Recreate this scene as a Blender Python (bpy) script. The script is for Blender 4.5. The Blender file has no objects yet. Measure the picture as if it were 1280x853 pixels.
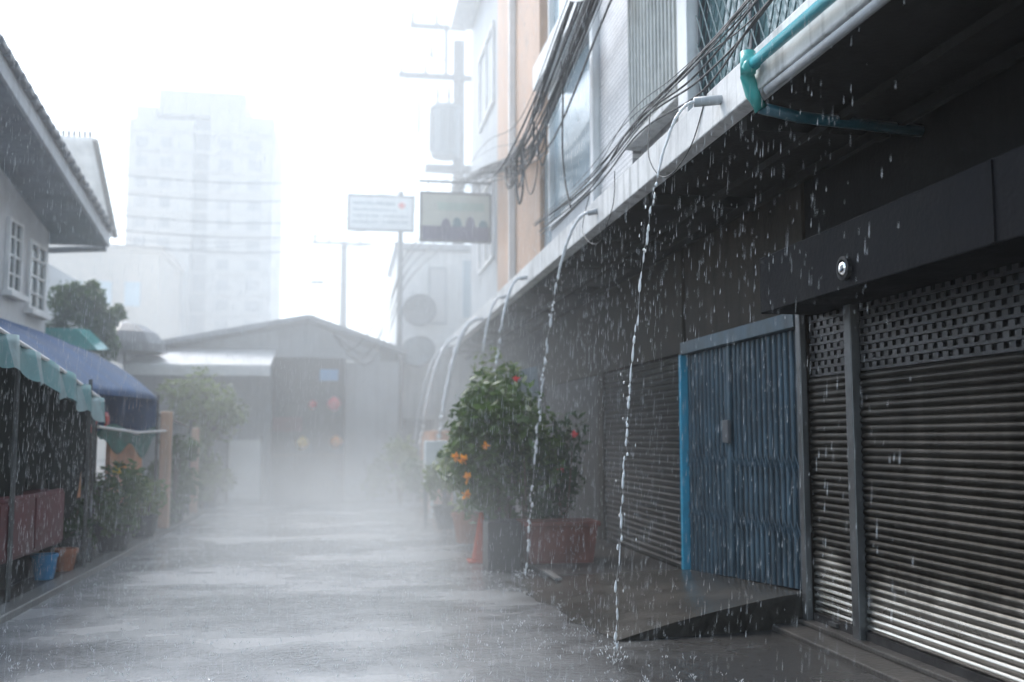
import bpy, math, random
from mathutils import Vector
random.seed(7)
R = math.radians
scn = bpy.context.scene
col = scn.collection

# ------------------------------------------------------------------ camera
cam_d = bpy.data.cameras.new("camera")
cam = bpy.data.objects.new("camera", cam_d)
col.objects.link(cam)
cam.location = (0, 0, 1.6)
cam.rotation_euler = (R(95.4), 0, R(-9.3))
cam_d.lens = 36.0
cam_d.sensor_width = 36.0
cam_d.clip_start = 0.05
cam_d.clip_end = 2000
cam_d.dof.use_dof = True
cam_d.dof.focus_distance = 7.4
cam_d.dof.aperture_fstop = 0.95
scn.camera = cam

# ------------------------------------------------------------------ world, sun, exposure
SUN_EL, SUN_AZ = R(52), R(-30)          # azimuth measured from +Y, negative = towards -X
w = bpy.data.worlds.new("World")
scn.world = w
w.use_nodes = True
nt = w.node_tree
nt.nodes.clear()
sky = nt.nodes.new("ShaderNodeTexSky")
sky.sky_type = 'NISHITA'
sky.sun_disc = False
sky.sun_elevation = SUN_EL
sky.sun_rotation = SUN_AZ
sky.air_density = 1.0
sky.dust_density = 1.5
sky.ozone_density = 1.0
hsv = nt.nodes.new("ShaderNodeHueSaturation")
hsv.inputs['Saturation'].default_value = 0.72
hsv.inputs['Hue'].default_value = 0.487
bg = nt.nodes.new("ShaderNodeBackground")
bg.inputs['Strength'].default_value = 0.15
out = nt.nodes.new("ShaderNodeOutputWorld")
nt.links.new(sky.outputs[0], hsv.inputs['Color'])
nt.links.new(hsv.outputs[0], bg.inputs['Color'])
nt.links.new(bg.outputs[0], out.inputs['Surface'])

sun_d = bpy.data.lights.new("sun", 'SUN')
sun_d.energy = 1.5
sun_d.angle = R(25)
sun_d.color = (1.0, 0.975, 0.94)
sun = bpy.data.objects.new("sun", sun_d)
col.objects.link(sun)
sd = Vector((math.sin(SUN_AZ) * math.cos(SUN_EL), math.cos(SUN_AZ) * math.cos(SUN_EL), math.sin(SUN_EL)))
sun.rotation_euler = sd.to_track_quat('Z', 'Y').to_euler()

scn.view_settings.view_transform = 'Standard'
scn.view_settings.look = 'None'
scn.view_settings.exposure = 1.55
scn.view_settings.gamma = 1.0
scn.view_settings.use_curve_mapping = False
scn.render.engine = 'CYCLES'
cy = scn.cycles
cy.volume_bounces = 8
cy.max_bounces = 12
cy.diffuse_bounces = 3
cy.glossy_bounces = 3
cy.transmission_bounces = 4
cy.transparent_max_bounces = 8
cy.use_denoising = True
cy.use_adaptive_sampling = True
cy.adaptive_threshold = 0.02
cy.sample_clamp_indirect = 6.0
cy.caustics_reflective = False
cy.caustics_refractive = False
HAZE_DENSITY = 0.0018
HAZE_G = 0.65
LOW_MIST = 0.11
AIR_MIST = 0.066

# ------------------------------------------------------------------ materials
MATS = {}
def mat(name, c, rough=0.5, metal=0.0, var=0.25, scale=3.0, bump=0.15, bscale=25.0, streak=0.0, c2=None, coat=0.0,
        stretch=(1, 1, 1), trans=0.0, ior=1.45, spec=0.5):
    if name in MATS: return MATS[name]
    m = bpy.data.materials.new(name); m.use_nodes = True
    t = m.node_tree; N = t.nodes; L = t.links
    b = N["Principled BSDF"]
    b.inputs['Roughness'].default_value = rough
    b.inputs['Metallic'].default_value = metal
    b.inputs['Coat Weight'].default_value = coat
    b.inputs['Coat Roughness'].default_value = 0.12
    b.inputs['Transmission Weight'].default_value = trans
    b.inputs['IOR'].default_value = ior
    b.inputs['Specular IOR Level'].default_value = spec
    tc = N.new("ShaderNodeTexCoord")
    geo = N.new("ShaderNodeNewGeometry")
    mp = N.new("ShaderNodeMapping"); mp.inputs['Scale'].default_value = stretch
    L.new(geo.outputs['Position'], mp.inputs['Vector'])
    n1 = N.new("ShaderNodeTexNoise"); n1.inputs['Scale'].default_value = scale; n1.inputs['Detail'].default_value = 6
    n1.inputs['Roughness'].default_value = 0.65
    L.new(mp.outputs[0], n1.inputs['Vector'])
    mx = N.new("ShaderNodeMix"); mx.data_type = 'RGBA'
    d = c2 if c2 else tuple(x * (1 - var) for x in c)
    e = tuple(min(1, x * (1 + var * 0.5)) for x in c)
    mx.inputs['A'].default_value = (*d, 1); mx.inputs['B'].default_value = (*e, 1)
    cr = N.new("ShaderNodeMapRange"); cr.inputs['From Min'].default_value = 0.35; cr.inputs['From Max'].default_value = 0.65
    L.new(n1.outputs[0], cr.inputs['Value']); L.new(cr.outputs[0], mx.inputs['Factor'])
    colout = mx.outputs['Result']
    if streak > 0:
        ms = N.new("ShaderNodeMapping"); ms.inputs['Scale'].default_value = (7, 7, 0.5)
        L.new(geo.outputs['Position'], ms.inputs['Vector'])
        n2 = N.new("ShaderNodeTexNoise"); n2.inputs['Scale'].default_value = 1.3; n2.inputs['Detail'].default_value = 4
        L.new(ms.outputs[0], n2.inputs['Vector'])
        r2 = N.new("ShaderNodeMapRange"); r2.inputs['From Min'].default_value = 0.5; r2.inputs['From Max'].default_value = 0.75
        r2.inputs['To Max'].default_value = streak
        L.new(n2.outputs[0], r2.inputs['Value'])
        m2 = N.new("ShaderNodeMix"); m2.data_type = 'RGBA'
        m2.inputs['B'].default_value = (c[0] * .3, c[1] * .3, c[2] * .29, 1)
        L.new(r2.outputs[0], m2.inputs['Factor']); L.new(colout, m2.inputs['A'])
        colout = m2.outputs['Result']
    L.new(colout, b.inputs['Base Color'])
    rr = N.new("ShaderNodeMapRange"); rr.inputs['To Min'].default_value = max(0.03, rough * 0.7); rr.inputs['To Max'].default_value = min(1, rough * 1.3)
    L.new(n1.outputs[0], rr.inputs['Value']); L.new(rr.outputs[0], b.inputs['Roughness'])
    if bump > 0:
        n3 = N.new("ShaderNodeTexNoise"); n3.inputs['Scale'].default_value = bscale; n3.inputs['Detail'].default_value = 5
        L.new(mp.outputs[0], n3.inputs['Vector'])
        bm = N.new("ShaderNodeBump"); bm.inputs['Strength'].default_value = bump; bm.inputs['Distance'].default_value = 0.02
        L.new(n3.outputs[0], bm.inputs['Height']); L.new(bm.outputs[0], b.inputs['Normal'])
    MATS[name] = m
    return m

def street_mat():
    m = bpy.data.materials.new("wet_asphalt"); m.use_nodes = True
    t = m.node_tree; N = t.nodes; L = t.links; b = N["Principled BSDF"]
    geo = N.new("ShaderNodeNewGeometry")
    n1 = N.new("ShaderNodeTexNoise"); n1.inputs['Scale'].default_value = 0.55; n1.inputs['Detail'].default_value = 5; n1.inputs['Roughness'].default_value = .6
    mp = N.new("ShaderNodeMapping"); mp.inputs['Scale'].default_value = (0.7, 1.0, 1)
    L.new(geo.outputs['Position'], mp.inputs['Vector']); L.new(mp.outputs[0], n1.inputs['Vector'])
    rr = N.new("ShaderNodeMapRange"); rr.inputs['From Min'].default_value = .38; rr.inputs['From Max'].default_value = .62
    rr.inputs['To Min'].default_value = .03; rr.inputs['To Max'].default_value = .36
    L.new(n1.outputs[0], rr.inputs['Value']); L.new(rr.outputs[0], b.inputs['Roughness'])
    mx = N.new("ShaderNodeMix"); mx.data_type = 'RGBA'
    mx.inputs['A'].default_value = (.09, .095, .1, 1); mx.inputs['B'].default_value = (.4, .408, .415, 1)
    n2 = N.new("ShaderNodeTexNoise"); n2.inputs['Scale'].default_value = 2.2; n2.inputs['Detail'].default_value = 8
    L.new(geo.outputs['Position'], n2.inputs['Vector'])
    av = N.new("ShaderNodeMath"); av.operation = 'MULTIPLY_ADD'; av.inputs[1].default_value = .45
    L.new(n2.outputs[0], av.inputs[0])
    r1 = N.new("ShaderNodeMapRange"); r1.interpolation_type = 'SMOOTHSTEP'; r1.inputs['From Min'].default_value = .28; r1.inputs['From Max'].default_value = .72; r1.inputs['To Max'].default_value = .6
    L.new(n1.outputs[0], r1.inputs['Value']); L.new(r1.outputs[0], av.inputs[2]); L.new(av.outputs[0], mx.inputs['Factor'])
    # darker concrete along the shop side
    sx_ = N.new("ShaderNodeSeparateXYZ"); L.new(geo.outputs['Position'], sx_.inputs[0])
    dn = N.new("ShaderNodeMath"); dn.operation = 'MULTIPLY_ADD'; dn.inputs[1].default_value = 1.6
    L.new(n2.outputs[0], dn.inputs[0]); L.new(sx_.outputs['X'], dn.inputs[2])
    dr_ = N.new("ShaderNodeMapRange"); dr_.interpolation_type = 'SMOOTHSTEP'; dr_.inputs['From Min'].default_value = 1.7; dr_.inputs['From Max'].default_value = 3.3
    L.new(dn.outputs[0], dr_.inputs['Value'])
    dm = N.new("ShaderNodeMix"); dm.data_type = 'RGBA'; dm.inputs['B'].default_value = (.045, .044, .043, 1)
    L.new(dr_.outputs[0], dm.inputs['Factor']); L.new(mx.outputs['Result'], dm.inputs['A']); L.new(dm.outputs['Result'], b.inputs['Base Color'])
    # ripples, the grain of the concrete, and rings where drops land
    v = N.new("ShaderNodeTexNoise"); v.inputs['Scale'].default_value = 16; v.inputs['Detail'].default_value = 3
    L.new(geo.outputs['Position'], v.inputs['Vector'])
    v2 = N.new("ShaderNodeTexNoise"); v2.inputs['Scale'].default_value = 70; v2.inputs['Detail'].default_value = 3
    L.new(geo.outputs['Position'], v2.inputs['Vector'])
    ad = N.new("ShaderNodeMath"); ad.operation = 'MULTIPLY_ADD'; ad.inputs[1].default_value = .35
    L.new(v2.outputs[0], ad.inputs[0]); L.new(v.outputs[0], ad.inputs[2])
    prev = ad.outputs[0]
    for sc_, off_ in ((4.5, 0.0), (7.0, 3.7)):
        mo = N.new("ShaderNodeMapping"); mo.inputs['Location'].default_value = (off_, off_ * .7, 0); L.new(geo.outputs['Position'], mo.inputs['Vector'])
        vo = N.new("ShaderNodeTexVoronoi"); vo.voronoi_dimensions = '2D'; vo.inputs['Scale'].default_value = sc_
        L.new(mo.outputs[0], vo.inputs['Vector'])
        sn = N.new("ShaderNodeMath"); sn.operation = 'MULTIPLY'; sn.inputs[1].default_value = 46; L.new(vo.outputs['Distance'], sn.inputs[0])
        si = N.new("ShaderNodeMath"); si.operation = 'SINE'; L.new(sn.outputs[0], si.inputs[0])
        fa = N.new("ShaderNodeMapRange"); fa.interpolation_type = 'SMOOTHSTEP'; fa.inputs['From Min'].default_value = .42; fa.inputs['From Max'].default_value = .02
        fa.inputs['To Max'].default_value = .16; L.new(vo.outputs['Distance'], fa.inputs['Value'])
        ml = N.new("ShaderNodeMath"); ml.operation = 'MULTIPLY_ADD'; L.new(si.outputs[0], ml.inputs[0]); L.new(fa.outputs[0], ml.inputs[1]); L.new(prev, ml.inputs[2])
        prev = ml.outputs[0]
    bm = N.new("ShaderNodeBump"); bm.inputs['Strength'].default_value = .4; bm.inputs['Distance'].default_value = .016
    L.new(prev, bm.inputs['Height']); L.new(bm.outputs[0], b.inputs['Normal'])
    b.inputs['IOR'].default_value = 1.36
    return m

def tile_mat(name, c, joint, sx, sz):
    m = mat(name, c, .25, bump=0)
    t = m.node_tree; N = t.nodes; L = t.links; b = N["Principled BSDF"]
    geo = N.new("ShaderNodeNewGeometry")
    sep = N.new("ShaderNodeSeparateXYZ"); cmb = N.new("ShaderNodeCombineXYZ")
    L.new(geo.outputs['Position'], sep.inputs[0]); L.new(sep.outputs['Y'], cmb.inputs['X']); L.new(sep.outputs['Z'], cmb.inputs['Y'])
    br = N.new("ShaderNodeTexBrick"); br.inputs['Scale'].default_value = 1
    br.inputs['Brick Width'].default_value = sx; br.inputs['Row Height'].default_value = sz; br.inputs['Mortar Size'].default_value = .006
    br.inputs['Color1'].default_value = (*c, 1); br.inputs['Color2'].default_value = (*[x * .88 for x in c], 1); br.inputs['Mortar'].default_value = (*joint, 1)
    L.new(cmb.outputs[0], br.inputs['Vector'])
    L.new(br.outputs['Color'], b.inputs['Base Color'])
    bm = N.new("ShaderNodeBump"); bm.inputs['Strength'].default_value = .6; bm.inputs['Distance'].default_value = .01; bm.invert = True
    L.new(br.outputs['Fac'], bm.inputs['Height']); L.new(bm.outputs[0], b.inputs['Normal'])
    return m

def water_mat():
    m = bpy.data.materials.new("falling_water"); m.use_nodes = True
    b = m.node_tree.nodes["Principled BSDF"]
    b.inputs['Base Color'].default_value = (.93, .95, .97, 1)
    b.inputs['Roughness'].default_value = .06
    b.inputs['Transmission Weight'].default_value = .2
    b.inputs['IOR'].default_value = 1.33
    return m

M = dict(
    street=street_mat(),
    ground=mat('wet_ground', (.07, .07, .068), .4, c2=(.04, .042, .04)),
    kerb=mat('kerb_concrete', (.17, .17, .165), .35, streak=.3),
    apron=mat('apron_concrete', (.06, .056, .052), .38, var=.45, scale=2.0, bump=.35),
    ramp=mat('ramp_concrete', (.05, .046, .041), .24, var=.55, scale=1.6, bump=.3),
    dark_concrete=mat('near_black_concrete', (.013, .0125, .0125), .75, var=.5, scale=1.5, streak=.5, spec=.2),  # very dark concrete for canopy undersides and the walls below
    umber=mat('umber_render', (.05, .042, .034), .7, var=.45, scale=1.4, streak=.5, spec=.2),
    white=mat('white_paint', (.8, .8, .79), .45, var=.15, scale=1.2, streak=.4),
    fascia=mat('stained_white_concrete', (.66, .66, .65), .5, var=.25, scale=1.6, streak=.7),
    grey=mat('grey_render', (.42, .44, .46), .5, var=.2, scale=.8, streak=.35),
    darkgrey=mat('dark_grey_paint', (.12, .125, .135), .45, var=.3, streak=.3),
    orange=mat('orange_render', (.52, .33, .22), .5, var=.2, scale=.9, streak=.25),
    beige=mat('beige_render', (.46, .37, .29), .5, var=.15, streak=.2),
    steel=mat('galvanised_steel', (.2, .19, .18), .33, metal=1, var=.3, scale=4, bump=.05, stretch=(1, 1, .15)),
    darksteel=mat('weathered_steel', (.1, .1, .103), .42, metal=.9, var=.35, scale=5),
    tubing=mat('dull_steel', (.17, .175, .18), .42, metal=.8, var=.25),
    blue_door=mat('blue_grey_enamel', (.065, .11, .145), .45, var=.4, scale=2.5, streak=.3, metal=.2),
    door_shade=mat('shaded_blue_sheet', (.014, .024, .034), .5, var=.3, streak=.3),  # gaps between the folds: shade put into a darker door blue
    cyan=mat('bright_cyan_paint', (.03, .3, .48), .35, var=.2),
    pvc=mat('blue_pvc', (.05, .36, .43), .22, var=.15),
    pvc_dark=mat('dark_blue_pvc', (.012, .085, .12), .3, var=.3),
    pvcteal=mat('teal_pvc', (.06, .35, .33), .25, var=.15),
    box=mat('slate_painted_sheet', (.007, .0075, .01), .6, var=.3, scale=2, streak=.35, spec=.1),
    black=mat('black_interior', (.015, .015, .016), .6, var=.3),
    rubber=mat('black_cable_sheath', (.055, .057, .06), .5, var=.2, bump=0),
    whitewire=mat('white_cable_sheath', (.7, .7, .7), .4, var=.1, bump=0),
    glass=mat('bluish_window_glass', (.33, .43, .49), .12, var=.15, scale=.6, bump=0, coat=.5),
    darkglass=mat('dark_window_glass', (.05, .07, .075), .08, var=.2, bump=0),
    tealglass=mat('teal_window_glass', (.16, .27, .28), .12, var=.25, scale=1, bump=0, coat=.4),
    bars=mat('silver_paint', (.62, .61, .57), .35, var=.2, streak=.3),
    grille=mat('teal_paint', (.1, .17, .18), .4, var=.2),
    tile=tile_mat('white_mosaic', (.8, .78, .77), (.42, .41, .42), .06, .06),
    cement=mat('pole_concrete', (.08, .083, .088), .6, var=.2),
    ceramic=mat('insulator_ceramic', (.3, .27, .26), .2, var=.1, bump=0),
    trafo=mat('transformer_grey', (.13, .155, .165), .4, var=.12),
    mesh=mat('dish_mesh', (.14, .145, .15), .5, metal=.4, var=.2),
    roof_tile=mat('grey_roof_tile', (.2, .215, .235), .4, var=.3, scale=2),
    soffit=mat('grey_soffit', (.27, .3, .33), .55, var=.3, scale=1.2, streak=.3),
    housewall=mat('pale_house_wall', (.6, .61, .62), .5, var=.12, streak=.2),
    tarp=mat('blue_tarpaulin', (.03, .12, .32), .45, var=.3, scale=1.5, bump=.5, bscale=5),
    canvas=mat('teal_canvas', (.26, .5, .52), .35, var=.2, scale=2, bump=.4, bscale=8),
    canvas2=mat('white_canvas', (.82, .83, .83), .4, var=.15, bump=.4, bscale=8),
    paleteal=mat('pale_teal_canvas', (.5, .68, .7), .35, var=.25, scale=3, bump=.4, bscale=8),
    netting=mat('green_netting', (.04, .19, .16), .5, var=.35, bump=.5, bscale=9),
    terracotta=mat('terracotta_planter', (.15, .04, .028), .45, var=.35),
    maroon=mat('maroon_enamel', (.085, .008, .014), .5, var=.3),
    bluepl=mat('blue_plastic', (.02, .2, .42), .3, var=.1),
    orangepl=mat('orange_plastic', (.4, .07, .03), .35, var=.15),
    redpl=mat('red_plastic', (.6, .03, .03), .35, var=.15),
    clay=mat('clay_pot', (.33, .13, .07), .5, var=.25),
    blackpot=mat('black_pot', (.025, .026, .03), .4, var=.2),
    peach=mat('faded_orange_board', (.58, .28, .15), .5, var=.3, scale=4),
    leaf=mat('leaf_green', (.075, .135, .035), .45, var=.5, scale=7, bump=0),
    leaf2=mat('leaf_yellow_green', (.16, .22, .05), .45, var=.5, scale=5, bump=0),
    leaf3=mat('leaf_dark_green', (.035, .075, .03), .45, var=.5, scale=6, bump=0),
    petal=mat('orange_petal', (.85, .36, .03), .5, var=.15, bump=0),
    petaly=mat('yellow_petal', (.8, .55, .05), .5, var=.15, bump=0),
    petalr=mat('red_petal', (.7, .07, .09), .5, var=.15, bump=0),
    bark=mat('bark', (.1, .075, .05), .7, var=.4, scale=8),
    signwhite=mat('white_sign_sheet', (.72, .74, .74), .35, var=.08),
    signgreen=mat('sage_sign_sheet', (.5, .52, .45), .35, var=.12),
    ink=mat('grey_sign_ink', (.24, .3, .33), .4, var=.1, bump=0),
    ink2=mat('dark_plum_sign_ink', (.1, .09, .16), .4, var=.2, bump=0),
    ink3=mat('dark_teal_sign_ink', (.04, .14, .18), .4, var=.2, bump=0),
    inkred=mat('red_sign_ink', (.7, .16, .14), .4, var=.1, bump=0),
    inkgreen=mat('pale_green_sign_ink', (.38, .47, .4), .4, var=.1, bump=0),
    greybld=mat('far_concrete', (.32, .3, .28), .6, var=.15, scale=.3),
    whitebld=mat('far_white_paint', (.62, .62, .62), .6, var=.1, scale=.2),
    lens=mat('lamp_glass', (.85, .85, .85), .05, metal=1, var=.05, bump=0),
    cloth=mat('black_stall_cloth', (.014, .018, .018), .8, var=.4, scale=6, spec=.1),
    water=water_mat(),
)

def painted_sheen_steel():
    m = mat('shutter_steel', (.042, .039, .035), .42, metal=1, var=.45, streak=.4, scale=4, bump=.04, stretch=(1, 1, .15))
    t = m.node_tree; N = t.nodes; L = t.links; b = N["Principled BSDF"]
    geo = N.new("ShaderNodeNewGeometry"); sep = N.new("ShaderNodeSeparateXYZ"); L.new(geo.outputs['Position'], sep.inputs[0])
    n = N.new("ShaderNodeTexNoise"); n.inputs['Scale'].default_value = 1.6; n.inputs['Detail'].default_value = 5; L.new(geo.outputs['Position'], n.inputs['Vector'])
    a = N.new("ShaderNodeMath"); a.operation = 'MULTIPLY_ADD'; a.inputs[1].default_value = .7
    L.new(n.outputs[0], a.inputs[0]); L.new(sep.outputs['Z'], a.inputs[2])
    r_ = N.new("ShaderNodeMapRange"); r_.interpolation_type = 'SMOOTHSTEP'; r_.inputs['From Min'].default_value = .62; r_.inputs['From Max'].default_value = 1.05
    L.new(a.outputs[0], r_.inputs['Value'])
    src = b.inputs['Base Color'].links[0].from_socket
    mx = N.new("ShaderNodeMix"); mx.data_type = 'RGBA'; mx.inputs['A'].default_value = (.5, .48, .44, 1)  # bright reflections near the ground painted into the colour, darker above
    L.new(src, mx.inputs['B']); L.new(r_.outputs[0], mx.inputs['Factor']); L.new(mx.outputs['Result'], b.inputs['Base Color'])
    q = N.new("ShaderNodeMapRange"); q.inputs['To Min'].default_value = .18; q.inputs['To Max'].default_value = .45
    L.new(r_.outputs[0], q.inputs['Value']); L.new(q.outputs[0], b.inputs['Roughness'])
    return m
M['shutter'] = painted_sheen_steel()
def translucent(m, f):
    t = m.node_tree; N = t.nodes; L = t.links; b = N["Principled BSDF"]
    tr_ = N.new("ShaderNodeBsdfTranslucent"); mx = N.new("ShaderNodeMixShader"); mx.inputs[0].default_value = f
    L.new(b.inputs['Base Color'].links[0].from_socket, tr_.inputs['Color'])
    L.new(b.outputs[0], mx.inputs[1]); L.new(tr_.outputs[0], mx.inputs[2])
    L.new(mx.outputs[0], N["Material Output"].inputs['Surface'])
for k_ in ('tarp', 'canvas', 'paleteal', 'canvas2', 'netting', 'leaf', 'leaf2', 'leaf3', 'petal', 'petaly', 'petalr'): translucent(M[k_], .4)

# ------------------------------------------------------------------ helpers
class MB:
    def __init__(s): s.v = []; s.f = []
    def quad(s, a, b, c, d):
        n = len(s.v); s.v += [tuple(a), tuple(b), tuple(c), tuple(d)]; s.f.append((n, n + 1, n + 2, n + 3)); return s
    def tri(s, a, b, c):
        n = len(s.v); s.v += [tuple(a), tuple(b), tuple(c)]; s.f.append((n, n + 1, n + 2)); return s
    def hexa(s, p):
        n = len(s.v); s.v += [tuple(q) for q in p]
        s.f += [tuple(n + i for i in q) for q in ((0, 3, 2, 1), (4, 5, 6, 7), (0, 1, 5, 4), (1, 2, 6, 5), (2, 3, 7, 6), (3, 0, 4, 7))]
        return s
    def box(s, x0, x1, y0, y1, z0, z1):
        return s.hexa([(x0, y0, z0), (x1, y0, z0), (x1, y1, z0), (x0, y1, z0), (x0, y0, z1), (x1, y0, z1), (x1, y1, z1), (x0, y1, z1)])
    def tube(s, path, rad, sides=6, cap=True):
        pts = [Vector(p) for p in path]
        if not hasattr(rad, '__len__'): rad = [rad] * len(pts)
        n0 = len(s.v)
        for i, p in enumerate(pts):
            t = (pts[min(i + 1, len(pts) - 1)] - pts[max(i - 1, 0)])
            if t.length < 1e-9: t = Vector((0, 0, 1))
            t.normalize()
            ref = Vector((0, 0, 1)) if abs(t.z) < .9 else Vector((0, 1, 0))
            a = t.cross(ref).normalized(); b = t.cross(a)
            for k in range(sides):
                q = 2 * math.pi * k / sides
                s.v.append(tuple(p + (a * math.cos(q) + b * math.sin(q)) * rad[i]))
        for i in range(len(pts) - 1):
            for k in range(sides):
                a0 = n0 + i * sides + k; a1 = n0 + i * sides + (k + 1) % sides
                s.f.append((a0, a1, a1 + sides, a0 + sides))
        if cap:
            s.f.append(tuple(n0 + k for k in range(sides))[::-1])
            m = n0 + (len(pts) - 1) * sides
            s.f.append(tuple(m + k for k in range(sides)))
        return s
    def lathe(s, cx, cy, prof, sides=14):
        n0 = len(s.v)
        for r, z in prof:
            for k in range(sides):
                q = 2 * math.pi * k / sides
                s.v.append((cx + r * math.cos(q), cy + r * math.sin(q), z))
        for i in range(len(prof) - 1):
            for k in range(sides):
                a = n0 + i * sides + k; b = n0 + i * sides + (k + 1) % sides
                s.f.append((a, b, b + sides, a + sides))
        s.f.append(tuple(n0 + k for k in range(sides))[::-1])
        m = n0 + (len(prof) - 1) * sides
        s.f.append(tuple(m + k for k in range(sides)))
        return s
    def drop(s, p, d, L, r):
        p = Vector(p); d = Vector(d).normalized()
        a = d.cross(Vector((.3, 1, .1))).normalized(); b = d.cross(a)
        n = len(s.v)
        s.v.append(tuple(p - d * L * .6))
        for k in range(4):
            q = math.pi / 2 * k
            s.v.append(tuple(p + d * L * .15 + (a * math.cos(q) + b * math.sin(q)) * r))
        s.v.append(tuple(p + d * L * .4))
        for k in range(4):
            i, j = n + 1 + k, n + 1 + (k + 1) % 4
            s.f += [(n, i, j), (n + 5, j, i)]
        return s
    def grid(s, fn, nu, nv):
        n = len(s.v)
        for i in range(nu + 1):
            for j in range(nv + 1): s.v.append(tuple(fn(i / nu, j / nv)))
        for i in range(nu):
            for j in range(nv):
                a = n + i * (nv + 1) + j
                s.f.append((a, a + nv + 1, a + nv + 2, a + 1))
        return s
    def build(s, name, m, parent=None, smooth=False, kind=None, thick=0):
        me = bpy.data.meshes.new(name)
        off = parent_loc(parent) if parent else Vector((0, 0, 0))
        me.from_pydata([(x - off.x, y - off.y, z - off.z) for x, y, z in s.v], [], s.f)
        me.update()
        if m is not None: me.materials.append(m)
        if smooth:
            for p in me.polygons: p.use_smooth = True
        o = bpy.data.objects.new(name, me)
        col.objects.link(o)
        if parent: o.parent = parent
        if kind: o['kind'] = kind
        if thick:
            md = o.modifiers.new("thickness", 'SOLIDIFY'); md.thickness = thick; md.offset = 0
        return o

def parent_loc(o):
    v = Vector((0, 0, 0))
    while o: v += o.location; o = o.parent
    return v

def tag(o, label, cat, group=None):
    o['label'] = label; o['category'] = cat
    if group: o['group'] = group
    return o
def thing(name, label, cat, loc=(0, 0, 0), group=None):
    o = bpy.data.objects.new(name, None); col.objects.link(o); o.location = loc
    o.empty_display_size = .2
    return tag(o, label, cat, group)
def copy_part(o, parent, d=(0, 0, 0)):
    c = o.copy(); col.objects.link(c); c.parent = parent; c.location = o.location + Vector(d)
    return c
def box(name, m, x0, x1, y0, y1, z0, z1, parent=None, kind=None, bevel=0):
    o = MB().box(x0, x1, y0, y1, z0, z1).build(name, m, parent, kind=kind)
    if bevel:
        b = o.modifiers.new("edge", 'BEVEL'); b.width = bevel; b.segments = 2
    return o

def foliage_mesh(mb, c, rad, n, size, rnd=random, clumps=9, flat=1.0):
    c = Vector(c)
    cl = []
    for i in range(clumps):
        d = Vector((rnd.gauss(0, 1), rnd.gauss(0, 1), rnd.gauss(0, 1))).normalized() * rnd.uniform(.25, .85)
        cl.append((Vector((d.x * rad[0], d.y * rad[1], d.z * rad[2])), rnd.uniform(.28, .5)))
    for i in range(n):
        o, r = rnd.choice(cl)
        d = Vector((rnd.gauss(0, 1), rnd.gauss(0, 1), rnd.gauss(0, 1))).normalized() * (rnd.random() ** .5) * r
        p = c + o + Vector((d.x * rad[0], d.y * rad[1], d.z * rad[2]))
        a = Vector((rnd.uniform(-1, 1), rnd.uniform(-1, 1), rnd.uniform(-.9, .3))).normalized()
        b = a.cross(Vector((rnd.uniform(-1, 1), rnd.uniform(-1, 1), rnd.uniform(-1, 1)))).normalized()
        s = size * rnd.uniform(.6, 1.4)
        mb.quad(p - a * s, p + b * s * .38, p + a * s, p - b * s * .38)
    return mb

# ------------------------------------------------------------------ setting: ground, street
MB().grid(lambda u, v: (-140 + 280 * u, -20 + 200 * v, -.012), 2, 2).build('ground', M['ground'], kind='structure')
MB().grid(lambda u, v: (-2.9 + 6.8 * u, -6 + 66 * v, 0), 2, 8).build('street', M['street'], kind='structure')
k = MB(); y = -5.0
k.box(-3.1, -2.88, -5, 25.4, -.02, .07)
o = k.build('kerb', M['kerb'], kind='structure')
b = o.modifiers.new("edge", 'BEVEL'); b.width = .015; b.segments = 2
box('side_yard', M['apron'], -7, -3.1, -5, 25.4, -.02, .05, kind='structure')
# concrete apron in front of the shutters, two low steps
box('pavement', M['apron'], 3.56, 3.96, -4, 8.3, -.02, .045, kind='structure', bevel=.012)
box('shutter_sill', M['apron'], 3.8, 4.0, -4, 8.3, .045, .085, kind='structure', bevel=.01)
# concrete ramp up to the blue door
def ramp_pt(u, v):
    y = 8.0 + 3.5 * u; xe = 2.12 - .3 * u + .05 * math.sin(u * 17) + .03 * math.sin(u * 41)
    x = xe + (3.96 - xe) * v
    zw = .29 - .19 * u
    y += .34 * v * (1 - u)
    return (x, y, .004 + (zw - .004) * (1 - (1 - v) ** 1.5) + .004 * math.sin(u * 23 + v * 9) * v)
rm = MB().grid(ramp_pt, 28, 14)
for i in range(14):                       # worn near edge face
    a_, b_ = ramp_pt(0, i / 14), ramp_pt(0, (i + 1) / 14)
    rm.quad((a_[0], a_[1] + .02 + .012 * math.sin(i * 2.3), -.02), (b_[0], b_[1] + .02 + .012 * math.sin((i + 1) * 2.3), -.02), b_, a_)
rm.build('ramp', M['ramp'], kind='structure')
box('shop_pavement', M['apron'], 2.3, 3.96, 11.52, 28, -.02, .06, kind='structure', bevel=.015)

# ------------------------------------------------------------------ shophouse row
CE = 2.7      # canopy edge
FX = 3.1      # upper facade plane
WX = 3.95     # ground floor wall plane
def slat_curtain(parent, x, y0, y1, z0, z1, pitch, m, name='slat'):
    """each curved slat a part; one mesh shared"""
    mb = MB(); n = 6; h = pitch * .96
    pr = []
    for i in range(n + 1):
        t = i / n
        pr.append((x - .016 * math.sin(math.pi * t) ** .8, z0 + h * t))
    mb.grid(lambda u, v: (pr[round(v * n)][0], y0 + (y1 - y0) * u, pr[round(v * n)][1]), 1, n)
    mb.box(x - .004, x + .006, y0, y1, z0 + h, z0 + pitch)
    first = mb.build(name, m, parent, smooth=False)
    cnt = int(round((z1 - z0) / pitch))
    for i in range(1, cnt):
        c = copy_part(first, parent, (random.uniform(-.004, .004), 0, i * pitch + random.uniform(-.001, .001)))
        c.rotation_euler.z = 0
    return first
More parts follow.
